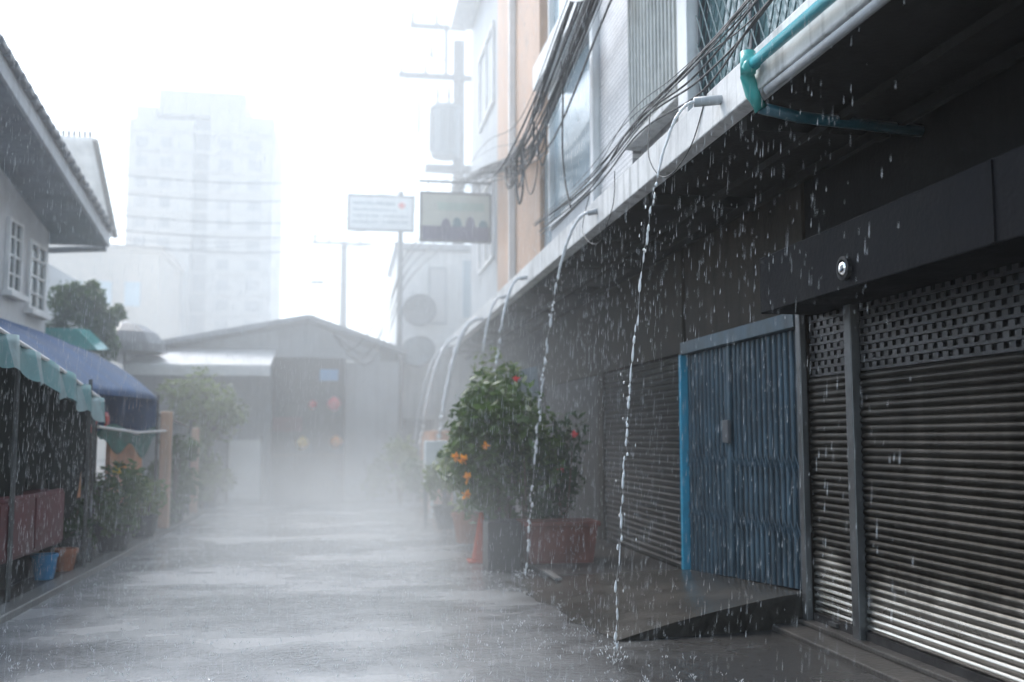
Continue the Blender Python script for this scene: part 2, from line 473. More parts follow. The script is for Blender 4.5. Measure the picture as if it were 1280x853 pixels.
def perforated(parent, x, y0, y1, z0, rows, pitch, m):
    meshes = []
    for ph in (0, 1):
        mb = MB()
        mb.box(x - .012, x, y0, y1, z0, z0 + .022)
        st = .115; hw = .052; yy = y0 + (st / 2 if ph else 0)
        prev = y0
        while yy < y1:
            a, bb = yy, min(yy + hw, y1)
            if a > prev: mb.box(x - .013, x - .001, prev, a, z0 + .022, z0 + pitch - .006)
            prev = bb; yy += st
        if prev < y1: mb.box(x - .013, x - .001, prev, y1, z0 + .022, z0 + pitch - .006)
        meshes.append(mb.build('perforated_slat', m, parent))
    for i in range(rows):
        if i == 0: continue
        src = meshes[i % 2]
        d = i * pitch
        if i == 1: src.location.z += pitch; continue
        copy_part(src, parent, (0, 0, d - (pitch if i % 2 else 0)))

shA = thing('shophouse', 'dark shophouse with roller shutters, blue folding door and barred upstairs windows under a concrete canopy', 'shophouse', (WX, 6, 0))
A = shA
# ground wall: dark void behind shutters, rendered wall round the openings
box('wall', M['dark_concrete'], WX + .12, 7.5, -4, 11.5, 0, 3.9, A)
box('wall', M['dark_concrete'], WX - .02, WX + .11, -4, 8.24, 2.66, 3.9, A)
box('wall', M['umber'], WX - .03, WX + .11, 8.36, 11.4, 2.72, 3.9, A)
box('pier', M['umber'], WX - .05, WX + .112, 8.245, 8.355, 0, 3.9, A)
box('pier', M['umber'], WX - .06, WX + .112, 11.44, 11.6, 0, 3.9, A)
# roller shutters
rs = []
for (ya, yb, lab) in ((2.2, 7.33, 'wide'), (7.47, 8.2, 'narrow')):
    sh = MB().box(WX + .02, WX + .03, ya, yb, .08, 2.66).build('roller_shutter', M['black'], A)
    sh['label'] = lab + ' grey steel roller shutter'
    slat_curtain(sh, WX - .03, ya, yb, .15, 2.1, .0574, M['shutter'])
    perforated(sh, WX - .02, ya, yb, 2.112, 8, .066, M['darksteel'])
    box('bottom_rail', M['darksteel'], WX - .055, WX + .01, ya, yb, .087, .147, sh)
    box('handle', M['tubing'], WX - .075, WX - .056, (ya + yb) / 2 - .07, (ya + yb) / 2 + .07, .1, .13, sh)
box('shutter_post', M['tubing'], WX - .1, WX - .02, 7.345, 7.455, .05, 2.66, A, bevel=.008)
box('shutter_post', M['tubing'], WX - .11, WX - .05, 8.215, 8.3, .05, 2.72, A, bevel=.008)
# shutter housing
hb = box('shutter_housing', M['box'], 3.42, WX - .021, 2.0, 8.05, 2.63, 3.1, A, bevel=.01)
box('seam_strip', M['box'], 3.41, 3.419, 4.9, 4.94, 2.64, 3.09, hb)
# round lamp on the housing
# blue folding door, each vertical fold a part
dr = MB().hexa([(WX - .012, 8.36, .3), (WX + .04, 8.36, .3), (WX + .04, 11.4, .1), (WX - .012, 11.4, .1),
                (WX - .012, 8.36, 2.55), (WX + .04, 8.36, 2.55), (WX + .04, 11.4, 2.55), (WX - .012, 11.4, 2.55)]).build('folding_door', M['door_shade'], A)
dr['label'] = 'blue grey steel folding door'
nf = 24; y0 = 8.4; wd = (11.38 - 8.4) / nf
fm = MB()
pr = [(.012, .22), (-.007, .25), (-.012, .45), (-.007, .65), (.012, .68)]
fm.grid(lambda u, v: (WX - .02 + pr[round(u * 4)][0], y0 + wd * pr[round(u * 4)][1], .3 + (2.55 - .3) * v), 4, 1)
f0 = fm.build('fold', M['blue_door'], dr)  # folds coloured lighter than the sheet, as if catching light
for i in range(1, nf):
    c = copy_part(f0, dr, (random.uniform(-.002, .002), i * wd + random.uniform(-.004, .004), 0))
    zb = .3 - .2 * (i * wd) / 3.0
    s = (2.55 - zb) / 2.25
    off = 2.55 - parent_loc(dr).z
    c.scale.z = s; c.location.z = off * (1 - s)
for zz in (.78, 1.36):
    mb = MB()
    for i in range(nf):
        ya = y0 + i * wd
        mb.tube([(WX - .04, ya, zz - .09), (WX - .038, ya + wd, zz + .09)], .0045, 4)
        mb.tube([(WX - .036, ya, zz + .09), (WX - .04, ya + wd, zz - .09)], .0045, 4)
    mb.build('scissor_lattice', M['blue_door'], dr, kind='stuff')
box('meeting_stile', M['blue_door'], WX - .05, WX - .013, 10.02, 10.1, .2, 2.55, dr, bevel=.006)
box('lock_box', M['darkgrey'], WX - .09, WX - .051, 9.98, 10.14, 1.55, 1.78, dr, bevel=.006)
box('door_head', M['blue_door'], WX - .1, WX + .01, 8.36, 11.4, 2.56, 2.7, dr, bevel=.006)
box('door_jamb', M['cyan'], WX - .1, WX - .01, 11.4, 11.475, .07, 2.56, dr, bevel=.006)
# canopy
def canopy(parent, ya, yb, m_under, m_f):
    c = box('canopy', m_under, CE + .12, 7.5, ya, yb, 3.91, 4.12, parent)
    f = MB().hexa([(CE, ya, 3.92), (CE + .118, ya, 3.9), (CE + .118, yb, 3.9), (CE, yb, 3.92), (CE, ya, 4.22), (CE + .118, ya, 4.25), (CE + .118, yb, 4.25), (CE, yb, 4.22)]).build('fascia', m_f, c)
    b = f.modifiers.new("edge", 'BEVEL'); b.width = .01; b.segments = 2
    yy = ya + 1.2
    first = None
    while yy < yb - .3:
        if first is None:
            first = box('beam', m_under, CE + .121, WX - .021, yy, yy + .14, 3.8, 3.909, c); y00 = yy
        else: copy_part(first, c, (0, yy - y00, 0))
        yy += 2.4
    box('batten', m_under, 3.28, 3.34, ya, yb, 3.74, 3.798, c)
    box('batten', m_under, 3.7, 3.75, ya, yb, 3.72, 3.799, c)
    return c
canopy(A, -4, 11.55, M['dark_concrete'], M['fascia'])
# upper floor
def window(parent, ya, yb, z0, z1, mf, mg, fr=.07, depth=.06, mull=(), label=None, trans=()):
    w_ = MB()
    x0, x1 = FX - depth, FX + .05
    w_.box(x0, x1, ya, ya + fr, z0, z1).box(x0, x1, yb - fr, yb, z0, z1)
    w_.box(x0 + .002, x1, ya + fr, yb - fr, z0, z0 + fr).box(x0 + .002, x1, ya + fr, yb - fr, z1 - fr, z1)
    for q in mull: w_.box(x0 + .01, x1, q - .025, q + .025, z0 + fr, z1 - fr)
    for q in trans: w_.box(x0 + .012, x1, ya + fr, yb - fr, q - .025, q + .025)
    o = w_.build('window', mf, parent)
    box('pane', mg, FX + .02, FX + .03, ya + fr, yb - fr, z0 + fr, z1 - fr, o)
    if label: o['label'] = label
    return o
ZT = 12.0
box('upper_wall', M['white'], FX + .06, 7.5, -4, 12.1, 4.121, ZT, A)
box('wall_panel', M['white'], FX, FX + .059, -4, 12.1, 4.26, 4.42, A)
w1 = window(A, 6.1, 8.38, 4.44, 8.0, M['darkgrey'], M['tealglass'], mull=(7.25,), trans=(6.3,), label='teal glazed window behind a security grille')
for s in (1, -1):                         # diamond security grille
    for i in range(-16, 14):
        a0 = 6.15; a1 = 8.33; zc = 6.2 + i * .26
        p = (FX - .08 - .012 * s, a0, zc - s * (a1 - a0) * .9); q = (FX - .08 - .012 * s, a1, zc + s * (a1 - a0) * .9)
        P_, Q_ = Vector(p), Vector(q); zs = 4.46; ze = 7.98
        def clip(P_, Q_):
            lo, hi = (P_, Q_) if P_.z < Q_.z else (Q_, P_)
            if hi.z < zs or lo.z > ze: return None
            d = hi - lo
            t0 = max(0, (zs - lo.z) / d.z); t1 = min(1, (ze - lo.z) / d.z)
            return (lo + d * t0, lo + d * t1)
        r_ = clip(P_, Q_)
        if r_ and (r_[1] - r_[0]).length > .1: MB().tube(r_, .007, 4).build('grille_bar', M['grille'], w1)
box('pillar', M['white'], FX - .16, FX + .05, 8.4, 8.66, 4.26, ZT, A, bevel=.01)
w2 = window(A, 8.68, 10.5, 4.78, 8.2, M['white'], M['glass'], label='window behind upright silver bars')
b0 = MB().tube([(FX - .1, 8.79, 4.8), (FX - .1, 8.79, 8.15)], .022, 6).build('bar', M['bars'], w2)
for i in range(1, 15): copy_part(b0, w2, (0, i * .116, 0))
box('rail', M['white'], FX - .13, FX - .07, 8.72, 10.46, 6.7, 6.76, w2)
box('sill', M['fascia'], FX - .14, FX + .03, 8.66, 10.52, 4.7, 4.77, w2, bevel=.01)
box('tile_panel', M['tile'], FX - .05, FX + .058, 10.53, 11.93, 4.43, ZT, A)
box('pillar', M['white'], FX - .14, FX + .05, 11.95, 12.1, 4.3, ZT, A, bevel=.01)

B = thing('shophouse', 'pale shophouse with wide blue tinted window and tall orange wall panel', 'shophouse', (WX, 15, 0))
box('wall', M['dark_concrete'], WX + .12, 7.5, 11.61, 20.2, 0, 3.9, B)
box('wall', M['umber'], WX - .02, WX + .11, 11.61, 20.2, 2.6, 3.9, B)
sB = MB().box(WX + .02, WX + .03, 11.62, 15.2, .06, 2.58).build('roller_shutter', M['black'], B)
mb = MB(); n = 32
for i in range(n):
    z = .08 + 2.5 * i / n; h = 2.5 / n
    mb.hexa([(WX - .02, 11.63, z), (WX, 11.63, z), (WX, 15.2, z), (WX - .02, 15.2, z), (WX - .035, 11.63, z + h * .6), (WX, 11.63, z + h * .9), (WX, 15.2, z + h * .9), (WX - .035, 15.2, z + h * .6)])
mb.build('slat_curtain', M['darksteel'], sB, kind='stuff')
box('pier', M['umber'], WX - .06, WX + .01, 15.21, 15.5, .06, 2.6, B)
box('shop_opening', M['black'], WX + .02, WX + .1, 15.5, 20.0, .06, 2.6, B)
canopy(B, 11.57, 20.2, M['dark_concrete'], M['fascia'])
box('upper_wall', M['grey'], FX + .06, 7.5, 12.12, 20.2, 4.121, 11.2, B)
w3 = window(B, 12.14, 15.1, 4.75, 6.9, M['white'], M['glass'], label='wide blue tinted window')
box('lintel', M['white'], FX - .3, FX + .055, 12.12, 15.12, 6.92, 7.3, B, bevel=.01)
box('spandrel', M['grey'], FX - .02, FX + .057, 12.12, 15.1, 4.26, 4.73, B)
window(B, 12.2, 15.1, 7.6, 10.2, M['white'], M['glass'], mull=(13.6,))
box('orange_panel', M['orange'], FX - .1, FX + .055, 15.6, 20.15, 4.26, 11.2, B, bevel=.01)
box('glazed_strip', M['glass'], FX - .03, FX + .055, 15.14, 15.58, 4.3, 6.0, B)
box('downpipe', M['white'], FX - .22, FX - .11, 17.9, 18.0, 4.3, 11, B)

Cb = thing('shophouse', 'tall grey shophouse with overhanging roof slab beside the orange panel', 'shophouse', (WX, 23, 0))
box('wall', M['dark_concrete'], WX, 7.5, 20.21, 27.9, 0, 3.9, Cb)
canopy(Cb, 20.22, 27.9, M['dark_concrete'], M['fascia'])
box('upper_wall', M['grey'], FX, 7.5, 20.22, 25.3, 4.121, 12.1, Cb)
box('roof_slab', M['white'], FX - .55, 7.6, 20.1, 25.5, 12.105, 12.35, Cb, bevel=.02)
window(Cb, 21.2, 23.6, 5.4, 7.2, M['white'], M['glass'], mull=(22.4,))
window(Cb, 21.2, 23.6, 8.8, 10.6, M['white'], M['glass'], mull=(22.4,))

# annex across the end of the row
D = thing('annex', 'pale narrow annex facing down the street with two round dishes on its front', 'building', (2.4, 28, 0))
box('wall', M['white'], 1.4, 5.5, 28, 33, 0, 6.75, D)
box('parapet', M['grey'], 1.3, 5.5, 27.9, 33, 6.76, 6.95, D, bevel=.02)
wq = MB().box(3.1, 3.52, 27.93, 27.99, 4.8, 6.6).build('window', M['white'], D)
box('pane', M['glass'], 3.2, 3.42, 27.9, 27.928, 4.9, 6.5, wq)
box('door', M['darkgrey'], 1.6, 2.4, 27.95, 27.99, 0, 2.1, D)
wq = MB().box(2.25, 2.75, 27.93, 27.99, 4.7, 6.3).build('window', M['grey'], D)
box('pane', M['whitebld'], 2.3, 2.7, 27.9, 27.928, 4.76, 6.24, wq)
def dish(x, y, z, r, label, m, el):
    t = thing('satellite_dish', label, 'satellite dish', (x, y, z), 'satellite dishes on the annex')
    mb = MB(); ax = Vector((-.25, -1, el)).normalized(); a = ax.cross(Vector((0, 0, 1))).normalized(); b = ax.cross(a)
    c = Vector((x, y - .25, z))
    def f(u, v):
        q = 2 * math.pi * u; rr = r * v
        return c + (a * math.cos(q) + b * math.sin(q)) * rr + ax * (rr * rr * .45 - .12)
    mb.grid(f, 24, 6)
    mb.build('reflector', m, t, smooth=True, thick=.012)
    mr = MB(); mr.tube([c + (a * math.cos(2 * math.pi * i / 24) + b * math.sin(2 * math.pi * i / 24)) * r + ax * (r * r * .45 - .12) for i in range(25)], .014, 5); mr.build('rim', M['tubing'], t)
    for i in range(3):
        q = 2 * math.pi * i / 3 + .5
        MB().tube([c + (a * math.cos(q) + b * math.sin(q)) * r * .9, c + ax * .38], .008, 4).build('feed_arm', M['tubing'], t)
    MB().tube([c + ax * .33, c + ax * .43], .04, 8).build('feed_horn', M['trafo'], t)
    MB().tube([c - ax * .1, (x, y - .01, z - .1)], .03, 6).build('mount', M['tubing'], t)
dish(1.98, 28, 5.08, .46, 'upper dark mesh satellite dish on the annex wall', M['mesh'], .25)
dish(1.95, 28, 3.96, .46, 'lower satellite dish tilted up, below the mesh dish', M['trafo'], .45)

# ------------------------------------------------------------------ things on the row
lp = thing('wall_lamp', 'small round lamp with bright lens on the dark shutter housing', 'lamp', (3.42, 6.0, 2.9))
def disc(mb, c, ax, prof, n=20):
    ax = Vector(ax).normalized(); a = ax.cross(Vector((0, 0, 1))).normalized(); b = ax.cross(a); c = Vector(c)
    n0 = len(mb.v)
    for r, h in prof:
        for k_ in range(n):
            q = 2 * math.pi * k_ / n
            mb.v.append(tuple(c + (a * math.cos(q) + b * math.sin(q)) * r + ax * h))
    for i in range(len(prof) - 1):
        for k_ in range(n):
            p = n0 + i * n + k_; q = n0 + i * n + (k_ + 1) % n
            mb.f.append((p, q, q + n, p + n))
    mb.f.append(tuple(n0 + (len(prof) - 1) * n + k_ for k_ in range(n)))
    return mb
LY, LZ = 6.55, 2.77
disc(MB(), (3.418, LY, LZ), (-1, 0, 0), [(.085, 0), (.085, .03), (.06, .035), (.058, .02)]).build('bezel', M['black'], lp)
disc(MB(), (3.4, LY, LZ), (-1, 0, 0), [(.057, .003), (.05, .018), (.03, .028), (.008, .03)]).build('lens', M['lens'], lp, smooth=True)

bp = thing('drain_pipe', 'blue plastic drain pipe running along the canopy edge and turning under it', 'pipe', (CE, 6.3, 4))
MB().tube([(CE - .07, 3.2, 4.0), (CE - .07, 4.4, 4.02), (CE - .07, 6.25, 4.06)], .038, 12).build('upper_run', M['pvc'], bp, smooth=True)
MB().tube([(CE - .07, 6.2, 4.06), (CE - .07, 6.29, 4.06), (CE - .06, 6.34, 4.02), (CE - .02, 6.35, 3.9), (CE + .04, 6.35, 3.8)], .05, 12).build('elbow', M['pvcteal'], bp, smooth=True)
MB().tube([(CE - .07, 6.3, 4.02), (CE - .07, 6.3, 4.17)], .052, 12).build('stub', M['pvcteal'], bp, smooth=True)
MB().tube([(CE + .03, 6.35, 3.81), (CE + .3, 6.35, 3.76), (WX - .06, 6.33, 3.7)], .04, 12).build('lower_run', M['pvc_dark'], bp, smooth=True)
tag(MB().tube([(CE + .03, 2.5, 3.86), (CE + .03, 5, 3.87), (CE + .02, 6.2, 3.88)], .03, 10).build('conduit', M['grey'], smooth=True), 'pale conduit under the blue drain pipe at the canopy edge', 'conduit')

spouts = [(6.98, 1.93, 7.24), (11.1, 2.04, 11.62), (15.6, 2.0, 15.4), (17.7, 2.05, 17.0), (20.4, 1.95, 20.2), (24.0, 1.9, 24.2), (26.6, 1.95, 26.4)]
slab = ['thin stream of rainwater from the spout beside the barred window',
        'beaded stream of rainwater from the second spout, before the terracotta planter',
        'slender stream of rainwater falling in front of the tall flowering shrub',
        'faint stream of rainwater falling behind the flowering shrub',
        'broad arching stream of rainwater pouring past the white box',
        'pale misty stream of rainwater under the far end of the canopy',
        'farthest faint stream of rainwater at the very end of the canopy']
plab = ['grey spout poking from the canopy edge beside the blue drain pipe', 'grey spout of the second rainwater stream', 'grey spout above the flowering shrub',
        'grey spout above the back of the flowering shrub', 'grey spout of the broad arching stream', 'grey spout of the pale misty stream', 'grey spout at the very end of the canopy']
tips = [(2.5, 7.0, 4.05), (2.6, 10.75, 4.05), (2.6, 15.1, 4.0), (2.6, 17.1, 3.98), (2.6, 20.0, 3.94), (2.6, 23.6, 3.93), (2.6, 26.3, 3.93)]
gx = [(1.92, 7.25), (2.06, 11.6), (2.02, 14.9), (2.05, 16.9), (1.7, 20.2), (1.6, 23.9), (1.65, 26.6)]
for i, (tp, g) in enumerate(zip(tips, gx)):
    sp = MB().tube([(CE + .05, tp[1] - .02, tp[2] + .03), (tp[0], tp[1], tp[2])], .032 if i else .036, 10).build('water_spout', M['grey'], smooth=True)
    tag(sp, plab[i], 'spout', 'spouts along the canopy edge')
    rn = random.Random(40 + i)
    mb = MB(); n = 90
    path = []; rad = []
    thick = (.0125, .019, .024, .022, .055, .05, .04)[i]
    H = tp[2]
    brk = (.36, .4, .45, .5, .7, .7, .8)[i]
    for q in range(n + 1):
        s = q / n
        x = tp[0] + (g[0] - tp[0]) * (s * (1.35 - .35 * s)); yv = tp[1] + (g[1] - tp[1]) * s; z = H * (1 - s * s)
        j = .002 + .008 * s
        p = Vector((x + rn.gauss(0, j * .5), yv + rn.gauss(0, j * .5), z + .002))
        if s < brk:
            path.append(p); rad.append(thick * rn.uniform(.75, 1.2) * (1 - .35 * s))
        else:
            if not path: continue
    mb.tube(path, rad, 6)
    thread = [path[-1]]
    s = brk
    while s < .995:
        x = tp[0] + (g[0] - tp[0]) * (s * (1.35 - .35 * s)); yv = tp[1] + (g[1] - tp[1]) * s; z = H * (1 - s * s)
        L_ = min(.16, rn.lognormvariate(-2.95, .55))
        rr = thick * rn.uniform(.4, 1.05)
        d = Vector(((g[0] - tp[0]) * .6, (g[1] - tp[1]), -2 * H * s)).normalized()
        c = Vector((x + rn.gauss(0, .009), yv + rn.gauss(0, .009), z))
        thread.append(c)
        mb.tube([c - d * L_ * .5, c - d * L_ * .3, c + d * L_ * .1, c + d * L_ * .38, c + d * L_ * .5], [rr * .15, rr * .6, rr, rr * .8, rr * .2], 6)
        if rn.random() < .5:
            mb.drop(c + Vector((rn.gauss(0, .04), rn.gauss(0, .04), rn.gauss(0, .04))), d, .03, .004)
        s += (L_ * rn.choice((.7, .8, .95, 1.1, 1.4, 2.2))) / (2 * H * s)
    thread.append(Vector((g[0], g[1], .01)))
    mb.tube(thread, thick * .07, 4)
    # splash crown at the foot
    for q in range(26):
        an = rn.uniform(0, 6.28); rd = rn.uniform(.02, .16); hh = rn.uniform(.01, .14) * (1 - rd * 3)
        mb.drop((g[0] + rd * math.cos(an), g[1] + rd * math.sin(an), max(.02, hh) + .01), (math.cos(an) * .5, math.sin(an) * .5, 1), rn.uniform(.015, .05), rn.uniform(.003, .007))
    tag(mb.build('water_stream', M['water'], smooth=True), slab[i], 'water stream', 'streams of rainwater off the canopy')

# ------------------------------------------------------------------ cables
def cable(pts, r, label, group, m='rubber', name='overhead_cable', jitter=0, sub=8):
    P_ = [Vector(p) for p in pts]
    o_ = []
    for i in range(len(P_) - 1):
        p0 = P_[max(i - 1, 0)]; p1 = P_[i]; p2 = P_[i + 1]; p3 = P_[min(i + 2, len(P_) - 1)]
        for q in range(sub):
            t = q / sub
            o_.append(.5 * ((2 * p1) + (p2 - p0) * t + (2 * p0 - 5 * p1 + 4 * p2 - p3) * t * t + (-p0 + 3 * p1 - 3 * p2 + p3) * t ** 3))
    o_.append(P_[-1])
    return tag(MB().tube(o_, r, 5).build(name, M[m], smooth=True), label, 'cable', group)
rc = random.Random(5)
for i in range(26):
    a, b_ = rc.gauss(0, .1), rc.gauss(0, .16)
    base = [(2.6, 2, 8.3), (2.6, 7, 7.2), (2.6, 10.9, 6.5), (2.62, 14.8, 5.95), (2.65, 19, 6.75), (2.75, 24.5, 7.8), (3.35, 31.9, 9.3)]
    pts = [(x + a * (1 + .3 * rc.gauss(0, 1)), y_, z + b_ * (1 + .5 * rc.gauss(0, 1)) + rc.gauss(0, .05)) for x, y_, z in base]
    cable(pts, rc.choice((.005, .007, .01, .015)), 'black cable in the thick bundle strung past the upstairs windows', 'cables in the bundle strung along the row')
for i in range(9):                        # wires lying along the canopy lip
    a = rc.uniform(-.1, .12); zz = rc.uniform(0, .2)
    pts = [(CE - .02 + a + rc.uniform(-.06, .06), y_, 4.3 + zz + z + rc.uniform(-.06, .06)) for y_, z in ((3, .5), (4.5, .25), (6.2, .05), (7.6, .02), (9, .1), (11, .0), (14, .1))]
    cable(pts, rc.choice((.004, .006, .009)), 'thin wire tangled along the lip of the concrete canopy', 'wires along the canopy lip')
for i in range(12):                       # tangled loops hanging in the bundle
    y_ = rc.uniform(13.6, 16.5); x = 2.62 + rc.uniform(-.1, .12); z = 6.0 + rc.uniform(-.1, .2); dp = rc.uniform(.35, .95); wd_ = rc.uniform(.12, .5)
    cable([(x, y_ - wd_, z), (x + .03, y_ - wd_ * .7, z - dp * .7), (x, y_, z - dp), (x - .03, y_ + wd_ * .6, z - dp * .6), (x, y_ + wd_, z)], rc.choice((.008, .012, .018)),
          'black cable loop hanging in the tangle below the bundle', 'hanging cable loops', name='cable_loop', sub=6)
cable([(2.62, 12.2, 6.3), (2.6, 12.0, 5.8), (2.6, 12.05, 5.2), (2.6, 11.9, 4.7), (2.6, 11.6, 4.3)], .012, 'single black cable dangling in front of the blue tinted window', None, name='dangling_cable')
cable([(2.4, 11.2, 6.85), (2.35, 10.7, 6.45), (2.4, 9.9, 6.1), (2.5, 9.2, 6.1), (2.6, 8.4, 6.5)], .012, 'white cable sagging in a loop before the upstairs windows', None, 'whitewire', name='white_cable')
cable([(2.66, 8.6, 4.5), (2.55, 8.3, 4.0), (2.6, 8.0, 3.75), (2.68, 7.6, 3.9), (2.7, 7.2, 4.3)], .005, 'thin wire looping under the canopy edge beside the first stream', None, name='loose_wire')
cable([(2.66, 10.9, 4.3), (2.6, 11.0, 3.9), (2.62, 10.4, 3.65), (2.68, 10.0, 3.95), (2.68, 9.9, 4.3)], .005, 'thin wire looping under the canopy edge beside the second spout', None, name='loose_wire')

# ------------------------------------------------------------------ signs
s2 = thing('hanging_sign', 'sage sign board with dark skyline pattern along its bottom, hung from a bracket', 'sign', (2.3, 21.4, 5.75))
box('board', M['signgreen'], 1.56, 3.02, 21.4, 21.46, 5.78, 6.78, s2)
fr = MB().box(1.52, 1.56, 21.385, 21.475, 5.74, 6.82).box(3.02, 3.06, 21.385, 21.475, 5.74, 6.82).box(1.56, 3.02, 21.385, 21.475, 6.78, 6.82).box(1.56, 3.02, 21.385, 21.475, 5.74, 5.78); fr.build('frame', M['tubing'], s2)
mb = MB(); mb.box(1.57, 3.01, 21.392, 21.397, 5.785, 6.08); mb.build('dark_band', M['ink2'], s2)
rs_ = random.Random(3)
for i, (x0, wv, hv) in enumerate(((1.98, .2, .17), (2.22, .2, .2), (2.5, .2, .22), (2.78, .2, .15))):
    mb = MB(); n = 8
    for k_ in range(n):
        a = math.pi * k_ / n; b_ = math.pi * (k_ + 1) / n
        mb.quad((x0 + wv / 2 + wv / 2 * math.cos(a), 21.394, 6.081), (x0 + wv / 2 + wv / 2 * math.cos(b_), 21.394, 6.081), (x0 + wv / 2 + wv / 2 * math.cos(b_), 21.394, 6.081 + hv * math.sin(b_)), (x0 + wv / 2 + wv / 2 * math.cos(a), 21.394, 6.081 + hv * math.sin(a)))
    mb.build('dark_shape', M['ink3'] if i % 2 else M['ink2'], s2)
box('pale_green_band', M['inkgreen'], 1.9, 2.9, 21.394, 21.398, 6.42, 6.6, s2)
MB().tube([(1.5, 21.43, 7.05), (3.1, 21.43, 7.05)], .03, 6).build('bracket', M['tubing'], s2)
for x in (1.7, 2.8): MB().tube([(x, 21.43, 6.82), (x, 21.43, 7.05)], .015, 5).build('hanger', M['tubing'], s2)

sp_ = thing('sign_post', 'slim grey steel post holding up the white sign near the annex', 'post', (1.4, 26.8, 0))
MB().tube([(1.4, 26.8, 0), (1.4, 26.8, 8.1)], [.09, .07], 10).build('shaft', M['tubing'], sp_)
box('meter_box', M['darkgrey'], 1.28, 1.52, 26.6, 26.73, 1.3, 1.75, sp_)
s1 = thing('street_sign', 'white sign board with rows of grey lettering and a small red emblem', 'sign', (.85, 26.7, 7))
box('board', M['signwhite'], .05, 1.7, 26.6, 26.66, 7.03, 7.9, s1)
fr = MB().box(0, .05, 26.585, 26.675, 6.98, 7.95).box(1.7, 1.75, 26.585, 26.675, 6.98, 7.95).box(.05, 1.7, 26.585, 26.675, 7.9, 7.95).box(.05, 1.7, 26.585, 26.675, 6.98, 7.03); fr.build('frame', M['tubing'], s1)
for zz, x1, hh in ((7.68, 1.25, .07), (7.52, 1.25, .045), (7.36, .8, .045), (7.19, .8, .045), (7.36, 1.55, .045), (7.2, 1.5, .045)):
    x = .15 if x1 < 1.3 else .92
    mb = MB()
    while x < x1:
        wv = rs_.uniform(.03, .07)
        mb.box(x, x + wv, 26.594, 26.598, zz, zz + hh * rs_.uniform(.7, 1.2)); x += wv + rs_.uniform(.012, .03)
    mb.build('lettering', M['ink'], s1)
disc(MB(), (1.42, 26.598, 7.68), (0, -1, 0), [(.085, 0), (.085, .003), (.03, .004)], 14).build('emblem', M['inkred'], s1)

# ------------------------------------------------------------------ utility poles
pl = thing('power_pole', 'tall concrete power pole with crossarms and a transformer behind the row', 'power pole', (3.5, 32, 0))
box('pole', M['cement'], 3.32, 3.68, 31.85, 32.15, 0, 14.4, pl, bevel=.03)
box('crossarm', M['cement'], 1.55, 4.2, 31.7, 31.84, 13.0, 13.18, pl)
box('crossarm', M['cement'], 1.9, 3.7, 31.68, 31.84, 14.66, 14.8, pl)
box('bracket', M['tubing'], 3.0, 3.12, 31.7, 31.82, 13.19, 14.66, pl)
box('platform', M['cement'], 2.4, 3.9, 31.3, 31.84, 9.95, 10.12, pl)
def insul(x, z, s=1):
    MB().lathe(x, 31.76, [(.03 * s, z), (.09 * s, z + .06 * s), (.04 * s, z + .1 * s), (.09 * s, z + .16 * s), (.04 * s, z + .2 * s), (.08 * s, z + .27 * s), (.03 * s, z + .42 * s)], 10).build('insulator', M['ceramic'], pl, smooth=True)
for x in (1.98, 2.75): insul(x, 14.8)
for x in (1.65, 2.4, 4.05): insul(x, 13.18, .8)
insul(2.6, 13.7, 1); 
MB().tube([(2.6, 31.76, 13.7), (3.05, 31.76, 13.65)], .03, 5).build('bracket', M['tubing'], pl)
tr = MB().lathe(3.0, 31.2, [(.42, 10.3), (.46, 10.4), (.46, 11.75), (.5, 11.8), (.5, 11.9), (.3, 12.0)], 18).build('transformer', M['trafo'], pl, smooth=False)
fin0 = MB().box(2.49, 2.54, 31.0, 31.4, 10.5, 11.7).build('fin', M['trafo'], tr)
for i in range(1, 4): MB().box(2.6 + i * .2, 2.64 + i * .2, 30.66, 30.74, 10.5, 11.7).build('fin', M['trafo'], tr)
for x in (2.75, 3.1): MB().lathe(x, 31.2, [(.04, 11.95), (.08, 12.05), (.04, 12.15), (.08, 12.25), (.03, 12.6)], 8).build('bushing', M['ceramic'], tr, smooth=True)
MB().tube([(2.2, 31.7, 11.2), (2.2, 31.7, 12.3)], .05, 6).build('fuse', M['ceramic'], pl)
for a, b_ in (((2.75, 31.2, 12.6), (2.4, 31.76, 13.2)), ((3.1, 31.2, 12.6), (4.05, 31.76, 13.2)), ((2.2, 31.7, 12.3), (1.65, 31.76, 13.2)), ((2.4, 31.76, 13.5), (2.75, 31.76, 14.8)), ((2.2, 31.7, 11.2), (1.9, 29, 8.0))):
    MB().tube([a, ((a[0] + b_[0]) / 2 + .08, a[1], (a[2] + b_[2]) / 2), b_], .015, 4).build('lead', M['rubber'], pl)

p2 = thing('utility_pole', 'slim utility pole with a T crossarm standing behind the far house', 'power pole', (-.1, 45, 0))
MB().tube([(-.1, 45, 0), (-.1, 45, 10.2)], [.2, .14], 10).build('pole', M['cement'], p2)
box('crossarm', M['cement'], -1.5, 1.1, 44.82, 44.86, 10.0, 10.14, p2)
for x in (-1.35, -.75, .6): MB().lathe(x, 44.84, [(.04, 10.14), (.09, 10.2), (.05, 10.28), (.08, 10.34), (.03, 10.5)], 8).build('insulator', M['ceramic'], p2)
MB().tube([(-.1, 44.9, 8.6), (-1.0, 44.5, 8.3)], .03, 5).build('lamp_arm', M['tubing'], p2)
box('lamp_head', M['trafo'], -1.5, -.95, 44.35, 44.6, 8.2, 8.34, p2)

